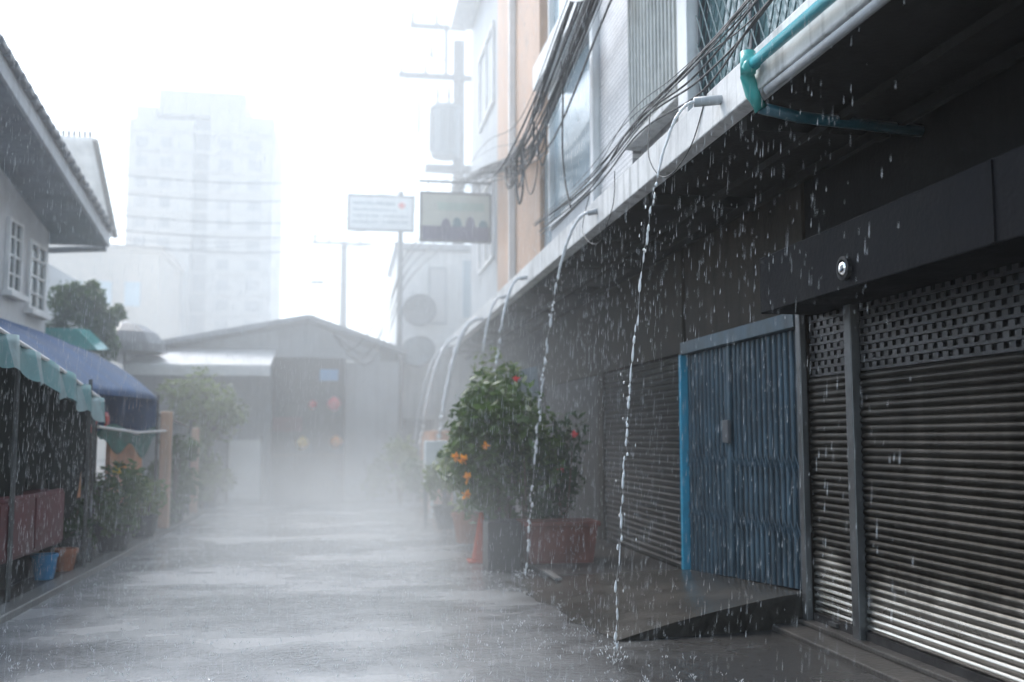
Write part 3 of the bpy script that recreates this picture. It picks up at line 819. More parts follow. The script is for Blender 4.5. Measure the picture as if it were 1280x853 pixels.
wl = [('thin black line running from the T pole over the far house', [(-1.3, 44.8, 10.3), (-8, 42, 9.4), (-16, 40, 10.6)]),
      ('second black line crossing in front of the tower', [(-.7, 44.8, 10.3), (-8, 40, 8.7), (-16, 38, 9.6)])]
for zz, nm in ((6.3, 'lowest'), (6.7, 'second lowest'), (7.1, 'middle'), (7.7, 'second highest'), (8.2, 'highest')):
    wl.append((nm + ' of the five thin lines crossing before the hazy tower', [(1.4, 27 + zz * .1, zz + .6), (-3, 28, zz + .25), (-9.5, 29, zz + .8)]))
for l_, p in wl: cable(p, .012, l_, 'lines crossing before the tower')
for i, (dx, dz) in enumerate(((0, 0), (.15, .3), (-.2, .5), (.1, -.3))):
    cable([(2.7, 27.5, 7.2 + dz), (1.6, 26.9, 6.0 + dz), (1.1, 26.6, 4.6 + dz), (.4 + dx, 26.3, 3.6 + dz * .5), (-.3, 26.1, 4.2)], .018, 'thick cable drooping from the annex down to the far house roof', 'drooping cables by the sign post')
cable([(2.0, 31.7, 15.2), (2.3, 20, 13.5), (2.5, 5, 14)], .01, 'high line running from the power pole back over the street', None)

# ------------------------------------------------------------------ plants and clutter before the dark shops
def pot(name, label, x, y, r, h, m, parent=None):
    mb = MB().lathe(x, y, [(r * .72, .06), (r, h + .04), (r * 1.08, h + .05), (r * 1.08, h + .1), (r * .9, h + .1), (r * .85, h + .05)], 14)
    return mb.build('pot', m, parent)
def plant(label, x, y, h, rad, n, size, leaf, potm=None, pr=.2, ph=.35, group=None, flowers=(), name='potted_plant', cat='plant', base=0, clumps=9, z0=None, stems=5):
    t = thing(name, label, cat, (x, y, base), group)
    rn = random.Random(hash_((x, y, h)))
    if potm: pot('pot', None, x, y, pr, ph, M[potm], t)
    zc = h - rad[2]
    mb = MB()
    for i in range(stems):
        a = rn.uniform(0, 6.28); q = rn.uniform(.2, .6)
        mb.tube([(x, y, base + .05), (x + q * rad[0] * .4 * math.cos(a), y + q * rad[1] * .4 * math.sin(a), (base + zc) * .6), (x + q * rad[0] * math.cos(a), y + q * rad[1] * math.sin(a), zc + rad[2] * .4)], [.025, .018, .006], 5)
    mb.build('stem', M['bark'], t)
    foliage_mesh(MB(), (x, y, zc), rad, n, size, rn, clumps).build('foliage', M[leaf], t)
    for (fx, fy, fz, fr_, fm_) in flowers:
        fr_ *= .78
        mb = MB()
        for i in range(14):
            d = Vector((rn.gauss(0, 1), rn.gauss(0, 1), rn.gauss(0, 1))).normalized()
            e = d.cross(Vector((rn.random(), rn.random(), 1))).normalized()
            c = Vector((fx, fy, fz)) + d * fr_ * .5
            mb.quad(c - d * fr_ * .5, c + e * fr_ * .35, c + d * fr_ * .5, c - e * fr_ * .35)
        mb.build('flower', M[fm_], t)
    return t
def hash_(t):
    return int(sum(abs(v) * k_ for v, k_ in zip(t, (1009, 9176, 77773)))) % 100003

plant('tall flowering shrub with orange blooms in front of the dark shops', 2.12, 13.6, 2.6, (.85, 1.0, 1.15), 8000, .075, 'leaf', 'blackpot', .28, .45, flowers=(
    (1.5, 12.9, 1.33, .11, 'petal'), (1.52, 12.75, 1.1, .12, 'petal'), (1.5, 12.7, .9, .1, 'petal'), (1.42, 13.1, 1.35, .1, 'petal'), (1.75, 12.7, 1.5, .08, 'petal'), (2.15, 12.8, 2.35, .07, 'petalr')), name='flowering_shrub', cat='shrub', clumps=60, stems=9)
plant('dark leafy plant standing between shrub and terracotta planter', 2.35, 13.1, 1.75, (.5, .5, .75), 900, .07, 'leaf3', 'blackpot', .24, .4, 'plants before the shops', clumps=12)
plant('dark plant with a red bloom behind the terracotta planter', 2.9, 13.4, 1.9, (.5, .5, .8), 800, .07, 'leaf3', 'blackpot', .24, .4, 'plants before the shops', flowers=((2.75, 12.95, 1.2, .08, 'petalr'), (2.95, 13, 1.65, .07, 'petalr')), clumps=12)
plant('bushy yellow green plant in a clay pot behind the orange cone', 1.85, 15.2, 2.1, (.6, .8, .95), 1500, .08, 'leaf2', 'clay', .25, .4, 'plants before the shops', clumps=12)
plant('tall loose yellow green shrub under the canopy behind the flowering shrub', 2.45, 16.3, 2.9, (.7, 1.2, 1.2), 2600, .085, 'leaf2', 'blackpot', .26, .4, 'plants before the shops', clumps=26, stems=8)
plant('low leafy plant beside the white box', 1.75, 17.6, 1.5, (.4, .6, .6), 600, .08, 'leaf2', 'blackpot', .22, .35, 'plants before the shops')
# terracotta planter trough and its dark bench
tp_ = thing('planter_trough', 'long terracotta planter trough resting on the dark kerb bench', 'planter', (2.65, 12.6, 0))
mb = MB().hexa([(2.26, 12.45, .07), (3.05, 12.45, .07), (3.05, 12.85, .07), (2.26, 12.85, .07), (2.2, 12.4, .52), (3.1, 12.4, .52), (3.1, 12.9, .52), (2.2, 12.9, .52)])
mb.build('tub', M['terracotta'], tp_); box('rim', M['terracotta'], 2.17, 3.13, 12.37, 12.93, .522, .58, tp_, bevel=.01)
tag(box('low_cabinet', M['blackpot'], 1.74, 2.15, 12.42, 12.9, 0, .58, None, bevel=.015), 'low black cabinet standing at the foot of the flowering shrub', 'cabinet')
cn = thing('traffic_cone', 'small orange cone beside the black cabinet', 'cone', (1.72, 13.4, 0))
MB().lathe(1.78, 13.35, [(.13, .03), (.12, .06), (.03, .62), (.02, .64)], 14).build('body', M['orangepl'], cn, smooth=True)
box('base', M['orangepl'], 1.61, 1.95, 13.18, 13.52, .002, .03, cn)
wb = thing('metal_locker', 'white metal box cabinet standing on legs beyond the shrub', 'cabinet', (1.5, 18.6, 0))
box('body', M['signwhite'], 1.45, 1.85, 18.5, 18.9, .75, 1.55, wb, bevel=.015)
for x, y in ((1.48, 18.53), (1.82, 18.53), (1.48, 18.87), (1.82, 18.87)): box('leg', M['tubing'], x - .02, x + .02, y - .02, y + .02, 0, .749, wb)
box('door', M['signwhite'], 1.48, 1.82, 18.485, 18.499, .78, 1.52, wb)
tag(MB().hexa([(2.3, 14.3, 1.95), (2.75, 14.3, 2.2), (2.75, 14.33, 2.2), (2.3, 14.33, 1.95), (2.28, 14.3, 2.5), (2.7, 14.3, 2.62), (2.7, 14.33, 2.62), (2.28, 14.33, 2.5)]).build('notice_board', M['grey']), 'pale tilted board hung behind the shrub under the canopy', 'board')
tag(box('plank', M['kerb'], 2.28, 2.36, 11.05, 11.75, .062, .09, None, bevel=.005), 'pale short plank lying at the edge of the ramp', 'plank')
rn = random.Random(12)
for i, (x, y, h, lf, lab) in enumerate(((1.3, 23.6, 1.9, 'leaf2', 'hazy yellow green bush before the sign post'), (1.75, 22.2, 1.5, 'leaf', 'hazy low bush under the misty stream'), (.75, 25.6, 1.5, 'leaf2', 'pale bush beside the far shop front'))):
    plant(lab, x, y, h, (.5, .6, h * .48), 700, .09, lf, None, name='bush', cat='bush', group='bushes at the end of the street')
tag(box('low_wall', M['peach'], 1.9, 2.3, 21.8, 25.8, 0, 1.75, None, bevel=.02), 'low reddish wall beneath the canopy end', 'wall')

# ------------------------------------------------------------------ far house closing the street
H_ = thing('house', 'low house with wide grey gabled roof closing the end of the street', 'house', (-2, 26, 0))
box('wall', M['grey'], -5.4, 1.38, 26.6, 34, 0, 3.55, H_)
rf = MB()
ap = (-.9, 4.62); lf = (-5.9, 3.62); rt = (1.6, 3.75)
for (a, b_) in ((lf, ap), (ap, rt)):
    n = 26
    def f(u, v, a=a, b_=b_):
        return (a[0] + (b_[0] - a[0]) * v, 25.9 + 8.6 * u, a[1] + (b_[1] - a[1]) * v)
    rf.grid(f, 2, 6)
rf.build('roof', M['roof_tile'], H_, thick=.12)
MB().hexa([(-5.2, 26.55, 3.56), (.9, 26.55, 3.56), (.9, 26.6, 3.56), (-5.2, 26.6, 3.56), (-5.2, 26.55, 3.66), (.9, 26.55, 3.8), (.9, 26.6, 3.8), (-5.2, 26.6, 3.66)]).tri((-5.2, 26.56, 3.66), (.9, 26.56, 3.8), (-.9, 26.56, 4.5)).build('gable', M['grey'], H_)
aw = MB().hexa([(-4.9, 24.2, 3.2), (-1.7, 24.2, 3.2), (-1.7, 26.5, 3.8), (-4.9, 26.5, 3.8), (-4.9, 24.2, 3.26), (-1.7, 24.2, 3.26), (-1.7, 26.5, 3.86), (-4.9, 26.5, 3.86)]).box(-4.9, -1.7, 24.16, 24.199, 3.02, 3.27)
aw.build('awning', M['canvas2'], H_)
sf = box('shop_front', M['box'], -1.75, .02, 25.75, 26.59, 0, 3.58, H_)
box('opening', M['black'], -1.4, -.2, 25.7, 25.749, .1, 2.4, sf)
box('shelf', M['bark'], -1.7, 0, 25.45, 25.7, 1.15, 1.2, sf)
box('shelf', M['maroon'], -1.7, -1.0, 25.4, 25.7, 1.75, 2.1, sf)
tag(box('blue_sign', M['bluepl'], -.6, -.15, 25.6, 25.68, 3.0, 3.28, None), 'small blue sign on the dark far shop front', 'sign')
for (x, z, r_, m_, lab) in ((-.24, 2.42, .17, 'petalr', 'red lantern hanging at the dark far shop front'), (-.75, 2.4, .1, 'petalr', 'smaller red lantern hanging in the dark far shop front'), (-.98, 1.48, .15, 'petaly', 'yellow lantern hung low at the dark far shop front'), (-.18, 1.5, .15, 'petal', 'orange lantern hung low at the dark far shop front')):
    l_ = thing('lantern', lab, 'lantern', (x, 25.3, z), 'lanterns at the far shop front')
    MB().lathe(x, 25.3, [(.04, z - r_), (r_ * .8, z - r_ * .5), (r_, z), (r_ * .8, z + r_ * .5), (.04, z + r_)], 12).build('shade', M[m_], l_, smooth=True)
    MB().tube([(x, 25.3, z + r_), (x, 25.3, z + r_ + .25), (x, 25.74, z + r_ + .3)], .008, 4).build('hook', M['rubber'], l_)
gt = thing('gate', 'pale metal gate panel between tree and dark shop front', 'gate', (-2.35, 25.6, 0))
box('panel', M['signwhite'], -2.72, -1.98, 25.6, 25.66, .15, 1.55, gt)
for x in (-2.75, -1.95): box('post', M['tubing'], x - .03, x + .03, 25.59, 25.67, 0, 1.65, gt)
def tree(label, x, y, h, rad, n, size, leaf, trunk=.09, group=None, clumps=14):
    t = thing('tree', label, 'tree', (x, y, 0), group)
    rn = random.Random(hash_((x, y, h)))
    zc = h - rad[2]
    mb = MB().tube([(x, y, 0), (x + .05, y, zc * .5), (x - .03, y, zc), (x, y, zc + rad[2] * .5)], [trunk, trunk * .8, trunk * .6, trunk * .2], 8)
    for i in range(7):
        a = rn.uniform(0, 6.28)
        mb.tube([(x, y, zc * rn.uniform(.6, 1)), (x + rad[0] * .7 * math.cos(a), y + rad[1] * .7 * math.sin(a), zc + rad[2] * rn.uniform(-.2, .6))], [trunk * .5, trunk * .12], 5)
    mb.build('trunk', M['bark'], t)
    foliage_mesh(MB(), (x, y, zc), rad, n, size, rn, clumps).build('crown', M[leaf], t)
    return t
tree('yellow green tree under the white awning of the far house', -3.0, 23.6, 3.15, (1.0, .7, .95), 2200, .1, 'leaf2', clumps=18)
plant('tall hazy bush beside the pale gate', -3.0, 23.2, 1.9, (.55, .8, .9), 1200, .09, 'leaf2', None, name='bush', cat='bush')

# ------------------------------------------------------------------ house and stalls opposite the row
hs = thing('house', 'pale two storey house with wide overhanging grey eaves and tall windows', 'house', (-5.4, 15, 0))
WXL = -5.4
box('wall', M['housewall'], -11, WXL, 6, 19.7, 0, 6.9, hs)
def lwindow(ya, yb, z0, z1):
    w_ = MB(); x0 = WXL + .005; x1 = WXL + .07; fr = .06
    w_.box(x0, x1, ya, ya + fr, z0, z1).box(x0, x1, yb - fr, yb, z0, z1).box(x0, x1 - .003, ya + fr, yb - fr, z0, z0 + fr).box(x0, x1 - .003, ya + fr, yb - fr, z1 - fr, z1)
    o = w_.build('window', M['white'], hs)
    box('pane', M['darkglass'], x0, x0 + .015, ya + fr, yb - fr, z0 + fr, z1 - fr, o)
    ym = (ya + yb) / 2
    mb = MB().box(x0 + .016, x1 - .01, ym - .02, ym + .02, z0 + fr, z1 - fr)
    for q in (1, 2, 3): mb.box(x0 + .017, x1 - .012, ya + fr, yb - fr, z0 + (z1 - z0) * q / 4 - .015, z0 + (z1 - z0) * q / 4 + .015)
    mb.build('muntin', M['white'], o)
    box('sill', M['white'], WXL + .003, WXL + .16, ya - .08, yb + .08, z0 - .09, z0 - .003, o)
lwindow(18.45, 19.4, 3.8, 5.0)
lwindow(17.3, 18.0, 3.95, 5.15)
lwindow(15.4, 16.1, 3.95, 5.15)
# rake roof falling away from the camera, tile ribs along its edge
def roofz(y): return 5.25 + (20.3 - y) * .168
rf = MB(); nx = 60
y_a, y_b = 8.0, 20.35
ny = 64
def rfn(u, v):
    y = y_a + (y_b - y_a) * u; x = -4.5 - 7.0 * v
    return (x, y, roofz(y) + .28 + .03 * abs(math.sin(v * nx * math.pi / 2)) - .02 * ((u * ny) % 1))
rf.grid(rfn, ny, nx)
rb = rf.build('roof', M['roof_tile'], hs, thick=.03)
for i in range(40):
    y = 8.1 + i * .305
    if i == 0:
        t0 = MB().tube([(-4.44, y, roofz(y) + .31), (-4.47, y + .33, roofz(y + .33) + .34)], .07, 8).build('ridge_tile', M['roof_tile'], rb, smooth=False); yy0 = y
    else: copy_part(t0, rb, (0, y - yy0, roofz(y) - roofz(yy0)))
MB().hexa([(-4.53, y_a, roofz(y_a)), (-4.48, y_a, roofz(y_a)), (-4.48, y_b, roofz(y_b)), (-4.53, y_b, roofz(y_b)), (-4.53, y_a, roofz(y_a) + .26), (-4.48, y_a, roofz(y_a) + .26), (-4.48, y_b, roofz(y_b) + .26), (-4.53, y_b, roofz(y_b) + .26)]).build('bargeboard', M['grey'], hs)
MB().quad((-4.54, y_a, roofz(y_a) + .02), (-4.54, y_b, roofz(y_b) + .02), (-9, y_b, roofz(y_b) + .02), (-9, y_a, roofz(y_a) + .02)).build('soffit', M['soffit'], hs, thick=.02)
MB().tube([(-4.55, 20.42, 5.22), (-6.5, 20.42, 5.1), (-9, 20.42, 5.0)], .06, 8).build('gutter', M['grey'], hs)

h2 = thing('house', 'pale hazy roof with a thin edge rail behind the grey eaved house', 'house', (-7, 24, 0))
box('wall', M['whitebld'], -12, -6.6, 22, 28, 0, 5.5, h2)
MB().hexa([(-12, 21.05, 7.5), (-5.05, 21.05, 7.5), (-5.0, 22.9, 5.9), (-12, 22.9, 5.9), (-12, 21.05, 7.57), (-5.0, 21.05, 7.57), (-4.95, 22.9, 5.97), (-12, 22.9, 5.97)]).build('roof', M['canvas2'], h2)
for i in range(14): MB().box(-6.4 + i * .1, -6.35 + i * .1, 21.0, 21.05, 7.572, 7.68).build('ridge_tile', M['greybld'], h2)
MB().tube([(-4.98, 21.05, 7.52), (-4.93, 22.9, 5.92)], .06, 6).build('bargeboard', M['greybld'], h2)

# teal striped awning of the stall
ta = thing('stall_awning', 'teal and white canvas awning sagging over the dark stall', 'awning', (-3.2, 11, 0))
Z0 = lambda y: 2.62 - .09 * (y - 9) - .006 * max(0, y - 9) ** 2
random.seed(11)
nS = 18
for i in range(nS):
    ya = 6.6 + 7.1 * i / nS; yb = 6.6 + 7.1 * (i + 1) / nS
    def f(u, v, ya=ya, yb=yb):
        y = ya + (yb - ya) * u
        if v < .6:
            t = v / .6
            return (-4.3 + 1.3 * t, y, Z0(y) + .02 - .02 * t - .05 * math.sin(t * math.pi) + .025 * math.sin(y * 7))
        t = (v - .6) / .4
        return (-3.0 + .05 * t + .04 * math.sin(y * 9 + t), y, Z0(y) - .30 * t + .025 * math.sin(y * 7) - .03 * abs(math.sin((y - 6.6) * nS / 7.1 * math.pi)) * t)
    MB().grid(f, 5, 10).build('canvas_stripe', M['canvas'] if i % 2 else M['paleteal'], ta, smooth=True)
for y in (7.2, 10.4, 13.5): MB().tube([(-3.08, y, .05), (-3.08, y, Z0(y) - .04)], .025, 6).build('post', M['tubing'], ta)
MB().tube([(-3.02, 6.6, Z0(6.6)), (-3.02, 9, Z0(9)), (-3.02, 11.5, Z0(11.5)), (-3.02, 13.7, Z0(13.7))], .022, 6).build('front_rail', M['whitewire'], ta)
# blue tarpaulin shelter
tb = thing('tarpaulin', 'blue tarpaulin shelter stretched behind the teal awning with a hanging end flap', 'tarpaulin', (-3.8, 14, 0))
def f(u, v):
    y = 6 + 11.7 * u; x = -5.1 + 2.1 * v
    zr = 3.1 + .16 * math.sin(u * 2.2)
    ze = Z0(min(y, 13)) - .03 if y < 13 else Z0(13) - .03 + .1 * (y - 13) / 4.7
    x = -4.75 + 1.72 * v
    return (x, y, zr + (ze - zr) * (.55 * v + .45 * v ** 2.6) - .03 * math.sin(u * math.pi * 9) * math.sin(v * math.pi))
MB().grid(f, 40, 12).build('sheet', M['tarp'], tb, smooth=True, thick=.01)
MB().grid(lambda u, v: (-4.3 + 1.27 * u, 17.66 + .06 * math.sin(u * 14) * v, 2.5 - .26 * u ** 1.6 - (.85 - .3 * u) * v), 16, 8).build('end_flap', M['tarp'], tb, smooth=True, thick=.01)
for y in (8, 13, 17.6): MB().tube([(-3.02, y, .05), (-3.02, y, 2.3)], .022, 6).build('pole', M['tubing'], tb)
# stall interior
st = thing('market_stall', 'dark cluttered stall front beneath the teal awning', 'stall', (-4, 11, 0))
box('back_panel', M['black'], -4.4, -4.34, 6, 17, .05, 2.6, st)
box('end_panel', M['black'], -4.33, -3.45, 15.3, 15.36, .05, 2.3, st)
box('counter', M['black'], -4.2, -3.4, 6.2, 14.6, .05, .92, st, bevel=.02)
rcab = thing('red_cabinet', 'maroon metal cabinet on dark legs at the stall front', 'cabinet', (-3.2, 11, 0))
box('body', M['maroon'], -3.38, -3.12, 10.1, 12.4, .42, 1.03, rcab, bevel=.02)
box('door', M['maroon'], -3.118, -3.1, 10.15, 11.22, .46, .99, rcab, bevel=.006)
box('door', M['maroon'], -3.118, -3.1, 11.28, 12.35, .46, .99, rcab, bevel=.006)
for y in (10.2, 12.3): box('leg', M['black'], -3.32, -3.18, y - .04, y + .04, .05, .419, rcab)
bk = thing('bucket', 'small bright blue bucket on the ground by the stall', 'bucket', (-3.25, 11.9, .05))
MB().lathe(-3.22, 12.1, [(.1, .055), (.135, .3), (.145, .3), (.145, .33), (.12, .33), (.09, .09)], 16).build('body', M['bluepl'], bk, smooth=False)
MB().tube([(-3.22 + .14 * math.cos(a), 12.1, .32 - .12 * math.sin(a)) for a in [i * math.pi / 10 for i in range(11)]], .006, 4).build('handle', M['tubing'], bk)
t = thing('clay_pot', 'empty terracotta pot next to the blue bucket', 'pot', (-3.2, 12.9, .05)); MB().lathe(-3.2, 12.85, [(.1, .055), (.14, .26), (.155, .26), (.155, .31), (.12, .31), (.1, .1)], 14).build('body', M['clay'], t)
plant('green bushy plant with yellow blooms before the orange boards', -3.1, 14.9, 1.3, (.5, .85, .6), 1900, .06, 'leaf', 'blackpot', .25, .35, flowers=((-3.0, 14.5, 1.15, .1, 'petaly'), (-3.05, 14.9, 1.22, .1, 'petaly'), (-3.1, 15.4, 1.2, .09, 'petal')), base=.05, clumps=14)
plant('yellow green plant growing against the rear orange board', -3.08, 16.9, 1.15, (.42, .75, .5), 1300, .06, 'leaf2', 'blackpot', .22, .3, base=.05, clumps=14)
plant('dark plant in the stall beside the clay pot', -3.35, 13.5, .95, (.3, .4, .4), 500, .06, 'leaf3', 'blackpot', .2, .3, base=.05)
for (y0_, y1_, z0_, z1_, lab) in ((13.0, 13.9, .85, 1.75, 'faded orange board nearest the teal awning post'), (15.5, 17.9, .4, 1.65, 'faded orange board behind the yellow flowered plant')):
    tag(box('orange_board', M['peach'], -3.36, -3.3, y0_, y1_, z0_, z1_, None), lab, 'board')
tag(box('orange_post', M['orange'], -3.1, -2.92, 18.3, 18.5, .0705, 2.05, None, bevel=.02), 'square orange post at the end of the stall', 'post')
tag(box('orange_post', M['orange'], -3.1, -2.94, 21.9, 22.05, .0705, 1.8, None, bevel=.02), 'farther slim orange post by the hazy bush', 'post')
tag(MB().grid(lambda u, v: (-3.05 - .05 * math.sin(v * 3), 13.8 + 4.3 * u, 1.72 + .07 * math.sin(u * 9) - .02 * u - (.14 + .26 * math.sin(u * 7) ** 2) * v), 26, 6).build('green_net', M['netting'], smooth=True, thick=.01), 'dark green netting draped between stall and orange post', 'netting')
MBt = MB().tube([(-3.05, 13.6, 1.74), (-3.02, 16, 1.68), (-3.0, 18.4, 1.72)], .02, 6).build('rail', M['whitewire']); tag(MBt, 'thin pale rail holding the green netting', 'rail')
for z, y, lab in ((1.88, 13.6, 'red cloth hung under the teal awning end'), (1.82, 14.2, 'smaller red cloth hung beside the first')):
    tag(MB().grid(lambda u, v: (-3.12 + .03 * math.sin(v * 5), y + .22 * u, z + .12 - .34 * v), 3, 6).build('red_cloth', M['redpl'], smooth=True, thick=.008), lab, 'cloth')
plant('leafy plant behind the square orange post', -3.1, 19.9, 1.85, (.45, 1.2, .85), 1500, .08, 'leaf', 'blackpot', .25, .4, base=.05)
plant('hazy leafy plant beyond the slim orange post', -2.95, 23.6, 1.75, (.6, .9, .85), 1300, .09, 'leaf2', 'blackpot', .25, .4, base=.05)
tag(MB().grid(lambda u, v: (-4.3 + 1.3 * u, 18.6 + 2.8 * v, 2.35 - .45 * u ** 1.5 - .12 * v), 6, 6).build('brown_awning', M['umber'], smooth=True, thick=.02), 'small brown awning behind the orange post', 'awning')
for y, nm in ((18.7, 'next to the square orange post'), (21.3, 'next to the slim orange post')): tag(MB().tube([(-3.02, y, .05), (-3.02, y, 1.95)], .02, 6).build('awning_pole', M['tubing']), 'thin pole under the brown awning, ' + nm, 'pole', 'poles of the brown awning')

tag(MB().grid(lambda u, v: (-3.22 + .05 * math.sin(u * 40) + .03 * math.sin(v * 4), 6.4 + 7.0 * u, Z0(6.4 + 7 * u) - .12 - (1.25 + .2 * math.sin(u * 23) + .12 * math.sin(u * 61)) * v), 60, 8).build('darkening_cloth', M['cloth'], smooth=True, thick=.01), 'black cloth in folds beneath the teal awning, added to darken the stall', 'shade cloth')  # dark netting added in front so the lit stall behind stays dark
# behind the tarpaulin
tr_c = tree('dense dark green clipped tree beside the pale house', -5.5, 22.6, 4.6, (.75, .7, 1.4), 2600, .08, 'leaf3', .12, clumps=30)
for o_ in list(tr_c.children):
    if o_.name.startswith('crown'): bpy.data.objects.remove(o_)
mb = MB(); rn = random.Random(77)
for cx_, cz_, rx_, rz_ in ((-5.85, 4.35, .5, .62), (-5.35, 4.35, .5, .6), (-5.0, 4.05, .38, .55), (-5.75, 3.4, .55, .8), (-5.15, 3.3, .55, .8), (-5.6, 4.65, .5, .3)):
    foliage_mesh(mb, (cx_, 22.6, cz_), (rx_, .6, rz_), 1700, .075, rn, 12)
mb.build('crown', M['leaf'], tr_c)
tag(MB().hexa([(-5.9, 20.9, 3.3), (-4.75, 20.9, 3.3), (-4.75, 21.9, 3.4), (-5.9, 21.9, 3.4), (-5.9, 20.9, 3.72), (-5.15, 20.9, 3.72), (-5.15, 21.9, 3.8), (-5.9, 21.9, 3.8)]).build('teal_roof', M['pvcteal']), 'small teal sheet roof below the clipped tree', 'roof')
tag(box('roof_wall', M['grey'], -5.8, -4.9, 21.0, 21.8, 0, 3.29, None), 'plain grey shed wall carrying the teal roof', 'wall')
um = thing('parasol', 'grey domed parasol above the tarpaulin end', 'parasol', (-5.0, 24, 0))
mb = MB().lathe(-5.0, 24.6, [(.95, 3.55), (.9, 3.75), (.7, 4.0), (.4, 4.18), (.05, 4.25)], 8); mb.build('canopy', M['darkgrey'], um)
MB().tube([(-5.0, 24.6, 0), (-5.0, 24.6, 4.2)], .03, 8).build('pole', M['tubing'], um)

# ------------------------------------------------------------------ far blocks
bb = thing('building', 'beige block showing faintly through the haze beside the tower', 'building', (-15, 58, 0))
box('wall', M['beige'], -25, -13.6, 78, 88, 0, 15.2, bb); box('parapet', M['beige'], -25.2, -13.4, 77.8, 88, 15.21, 15.7, bb)
for i in range(5):
    for j in range(3):
        wv = box('window', M['glass'], -24 + i * 2.0, -22.9 + i * 2.0, 77.93, 77.99, 4 + j * 3.6, 5.8 + j * 3.6, bb)
tw = thing('apartment_tower', 'tall apartment tower fading into white haze', 'tower', (-12.5, 92, 0))
TY = 90.0
def tz(py): return 1.6 + (548 - py) / 1280 * TY
def tx(px): return (px - 429.5) / 1280 * TY * 1.02
box('wall', M['greybld'], tx(170), tx(245), TY, TY + 14, 0, tz(158), tw)
box('wall', M['greybld'], tx(264), tx(340), TY, TY + 14, 0, tz(150), tw)
box('stair_core', M['darkgrey'], tx(243.5), tx(265.5), TY + 1.2, TY + 14, 0, tz(140), tw)
box('crown', M['greybld'], tx(202), tx(305), TY + .5, TY + 13, tz(150) + .01, tz(118), tw)
box('crown', M['greybld'], tx(176), tx(201), TY + .5, TY + 13, tz(158) + .01, tz(140), tw)
win0 = None
fl = 25 / 1280 * TY
for c_, (px0, px1) in enumerate(((180, 192), (208, 220), (276, 290), (310, 326))):
    for i in range(15):
        z = tz(186) - i * fl
        if z < 3: break
        wv = MB().box(tx(px0), tx(px1), TY - .12, TY - .01, z - fl * .3, z + fl * .2).build('window', M['darkgrey'], tw) if i == 0 else copy_part(wv0, tw, (0, 0, -i * fl))
        if i == 0: wv0 = wv
for i in range(16):
    z = tz(173) - i * fl
    if z < 2: break
    if i == 0: l0 = MB().box(tx(169), tx(341), TY - .25, TY - .13, z - .08, z + .08).build('balcony_slab', M['greybld'], tw)
    else: copy_part(l0, tw, (0, 0, -i * fl))

# ------------------------------------------------------------------ rain
rr = random.Random(21)
mb = MB(); cnt = 0
dvec = Vector((-.04, .05, -1))
while cnt < 26000:
    y = 4.6 + 18 * rr.random() ** 1.25
    x = rr.uniform(-.42, .78) * y
    z = 1.6 + rr.uniform(-.28, .5) * y
    if z < .03 or x < -3.0 or x > 3.05: continue
    if x > CE - .08 and z < 4.3: continue
    if x > .32 * y and rr.random() < .45: continue
    mb.drop((x, y, z), dvec + Vector((rr.gauss(0, .02), rr.gauss(0, .02), 0)), min(.14, rr.lognormvariate(-3.2, .6)), rr.uniform(.0004, .00085) * (.7 + .045 * y)); cnt += 1
for i in range(1300):                     # drips off the canopy lip and the awning rim
    y = rr.uniform(4.5, 24); mb.drop((CE - .02 + rr.gauss(-.02, .03), y, rr.uniform(.1, 3.9)), dvec, min(.12, rr.lognormvariate(-3.0, .5)), rr.uniform(.0009, .002))
for i in range(700):
    y = rr.uniform(7, 13.7); mb.drop((-2.93 + rr.gauss(0, .03), y, rr.uniform(.08, 2.2)), dvec, min(.12, rr.lognormvariate(-3.0, .5)), rr.uniform(.0009, .002))
mb.build('rain', M['water'], kind='stuff')
mb = MB()
for i in range(2600):
    y = 3.5 + 20 * rr.random() ** 1.4; x = rr.uniform(-2.8, 2.6)
    for j in range(3):
        a = rr.uniform(0, 6.28); q = rr.uniform(.005, .03)
        mb.drop((x + q * math.cos(a), y + q * math.sin(a), rr.uniform(.01, .04)), (math.cos(a) * .6, math.sin(a) * .6, 1), rr.uniform(.01, .035), rr.uniform(.0015, .0035))
mb.build('rain_splashes', M['water'], kind='stuff')

# ------------------------------------------------------------------ haze
hz = MB().box(-150, 150, -25, 190, -1.0, 37.5).build('haze', None, kind='stuff')
hm = bpy.data.materials.new('rain_haze'); hm.use_nodes = True
t = hm.node_tree; t.nodes.clear()
pv = t.nodes.new('ShaderNodeVolumePrincipled')
pv.inputs['Color'].default_value = (.94, .97, .985, 1)
pv.inputs['Density'].default_value = HAZE_DENSITY
pv.inputs['Anisotropy'].default_value = HAZE_G
oo = t.nodes.new('ShaderNodeOutputMaterial')
t.links.new(pv.outputs[0], oo.inputs['Volume'])
hz.data.materials.append(hm)

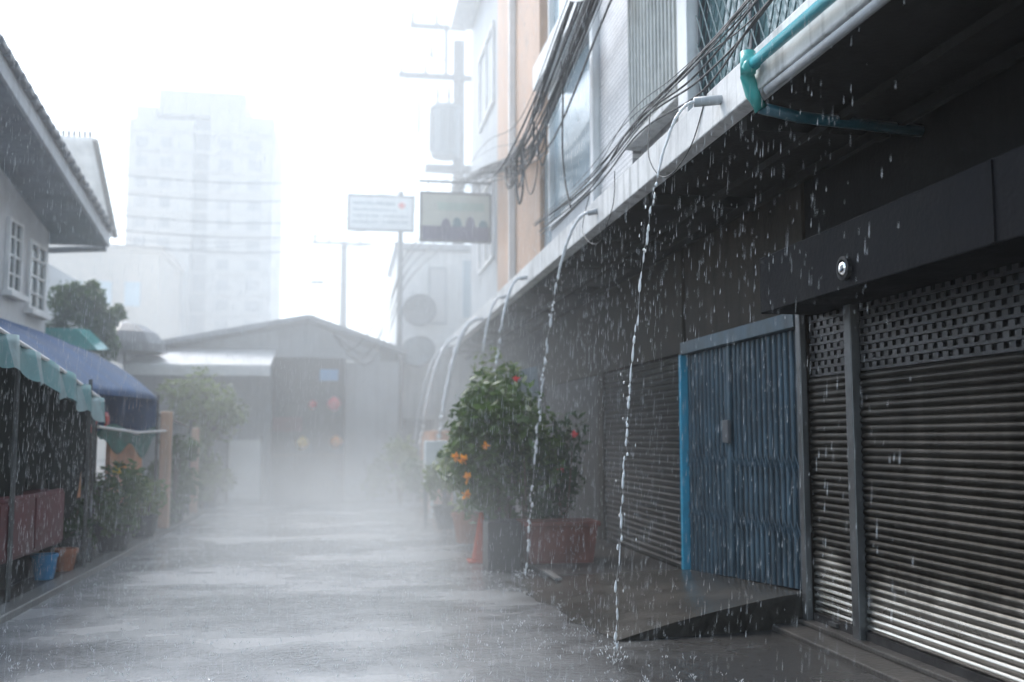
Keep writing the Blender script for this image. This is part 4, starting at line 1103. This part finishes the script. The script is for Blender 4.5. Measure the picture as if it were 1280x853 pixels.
# rain mist filling the far half of the street, with denser spray close to the wet ground
ms = MB().box(-26, 14, 4.5, 89.2, .012, 36.5).build('rain_mist', None, kind='stuff')
mm = bpy.data.materials.new('rain_spray'); mm.use_nodes = True
t = mm.node_tree; t.nodes.clear(); N = t.nodes; L = t.links
geo = N.new('ShaderNodeNewGeometry'); sp = N.new('ShaderNodeSeparateXYZ'); L.new(geo.outputs['Position'], sp.inputs[0])
def rng(sock, a, b):
    r_ = N.new('ShaderNodeMapRange'); r_.interpolation_type = 'SMOOTHSTEP'; r_.inputs['From Min'].default_value = a; r_.inputs['From Max'].default_value = b
    L.new(sock, r_.inputs['Value']); return r_.outputs[0]
def op(a, b, o='MULTIPLY'):
    m_ = N.new('ShaderNodeMath'); m_.operation = o; L.new(a, m_.inputs[0])
    if isinstance(b, float): m_.inputs[1].default_value = b
    else: L.new(b, m_.inputs[1])
    return m_.outputs[0]
no = N.new('ShaderNodeTexNoise'); no.inputs['Scale'].default_value = .5; no.inputs['Detail'].default_value = 2; L.new(geo.outputs['Position'], no.inputs['Vector'])
low = op(rng(sp.outputs['Z'], 2.0, 0.0), rng(sp.outputs['Y'], 4.5, 15.0))
low = op(low, rng(sp.outputs['X'], -2.9, -1.7)); low = op(low, rng(sp.outputs['X'], 2.7, 1.2)); low = op(low, rng(no.outputs[0], .25, .65))
low = op(low, LOW_MIST)
air = op(rng(sp.outputs['Y'], 7.5, 23.0), rng(sp.outputs['Z'], 30.0, 3.0))
thin = N.new('ShaderNodeMapRange'); thin.interpolation_type = 'SMOOTHSTEP'; thin.inputs['From Min'].default_value = 19; thin.inputs['From Max'].default_value = 36
thin.inputs['To Min'].default_value = 1.0; thin.inputs['To Max'].default_value = .19; L.new(sp.outputs['Y'], thin.inputs['Value'])
air = op(air, thin.outputs[0])
side = N.new('ShaderNodeMapRange'); side.interpolation_type = 'SMOOTHSTEP'; side.inputs['From Min'].default_value = -4.0; side.inputs['From Max'].default_value = 1.8
side.inputs['To Min'].default_value = .42; side.inputs['To Max'].default_value = .85; L.new(sp.outputs['X'], side.inputs['Value'])
air = op(air, side.outputs[0])       # thicker beside the row, where the roofs pour
air = op(air, AIR_MIST)
vs = N.new('ShaderNodeVolumePrincipled'); vs.inputs['Color'].default_value = (.94, .97, .985, 1); vs.inputs['Anisotropy'].default_value = .25
L.new(op(low, air, 'ADD'), vs.inputs['Density'])
oo = N.new('ShaderNodeOutputMaterial'); L.new(vs.outputs[0], oo.inputs['Volume'])
ms.data.materials.append(mm)
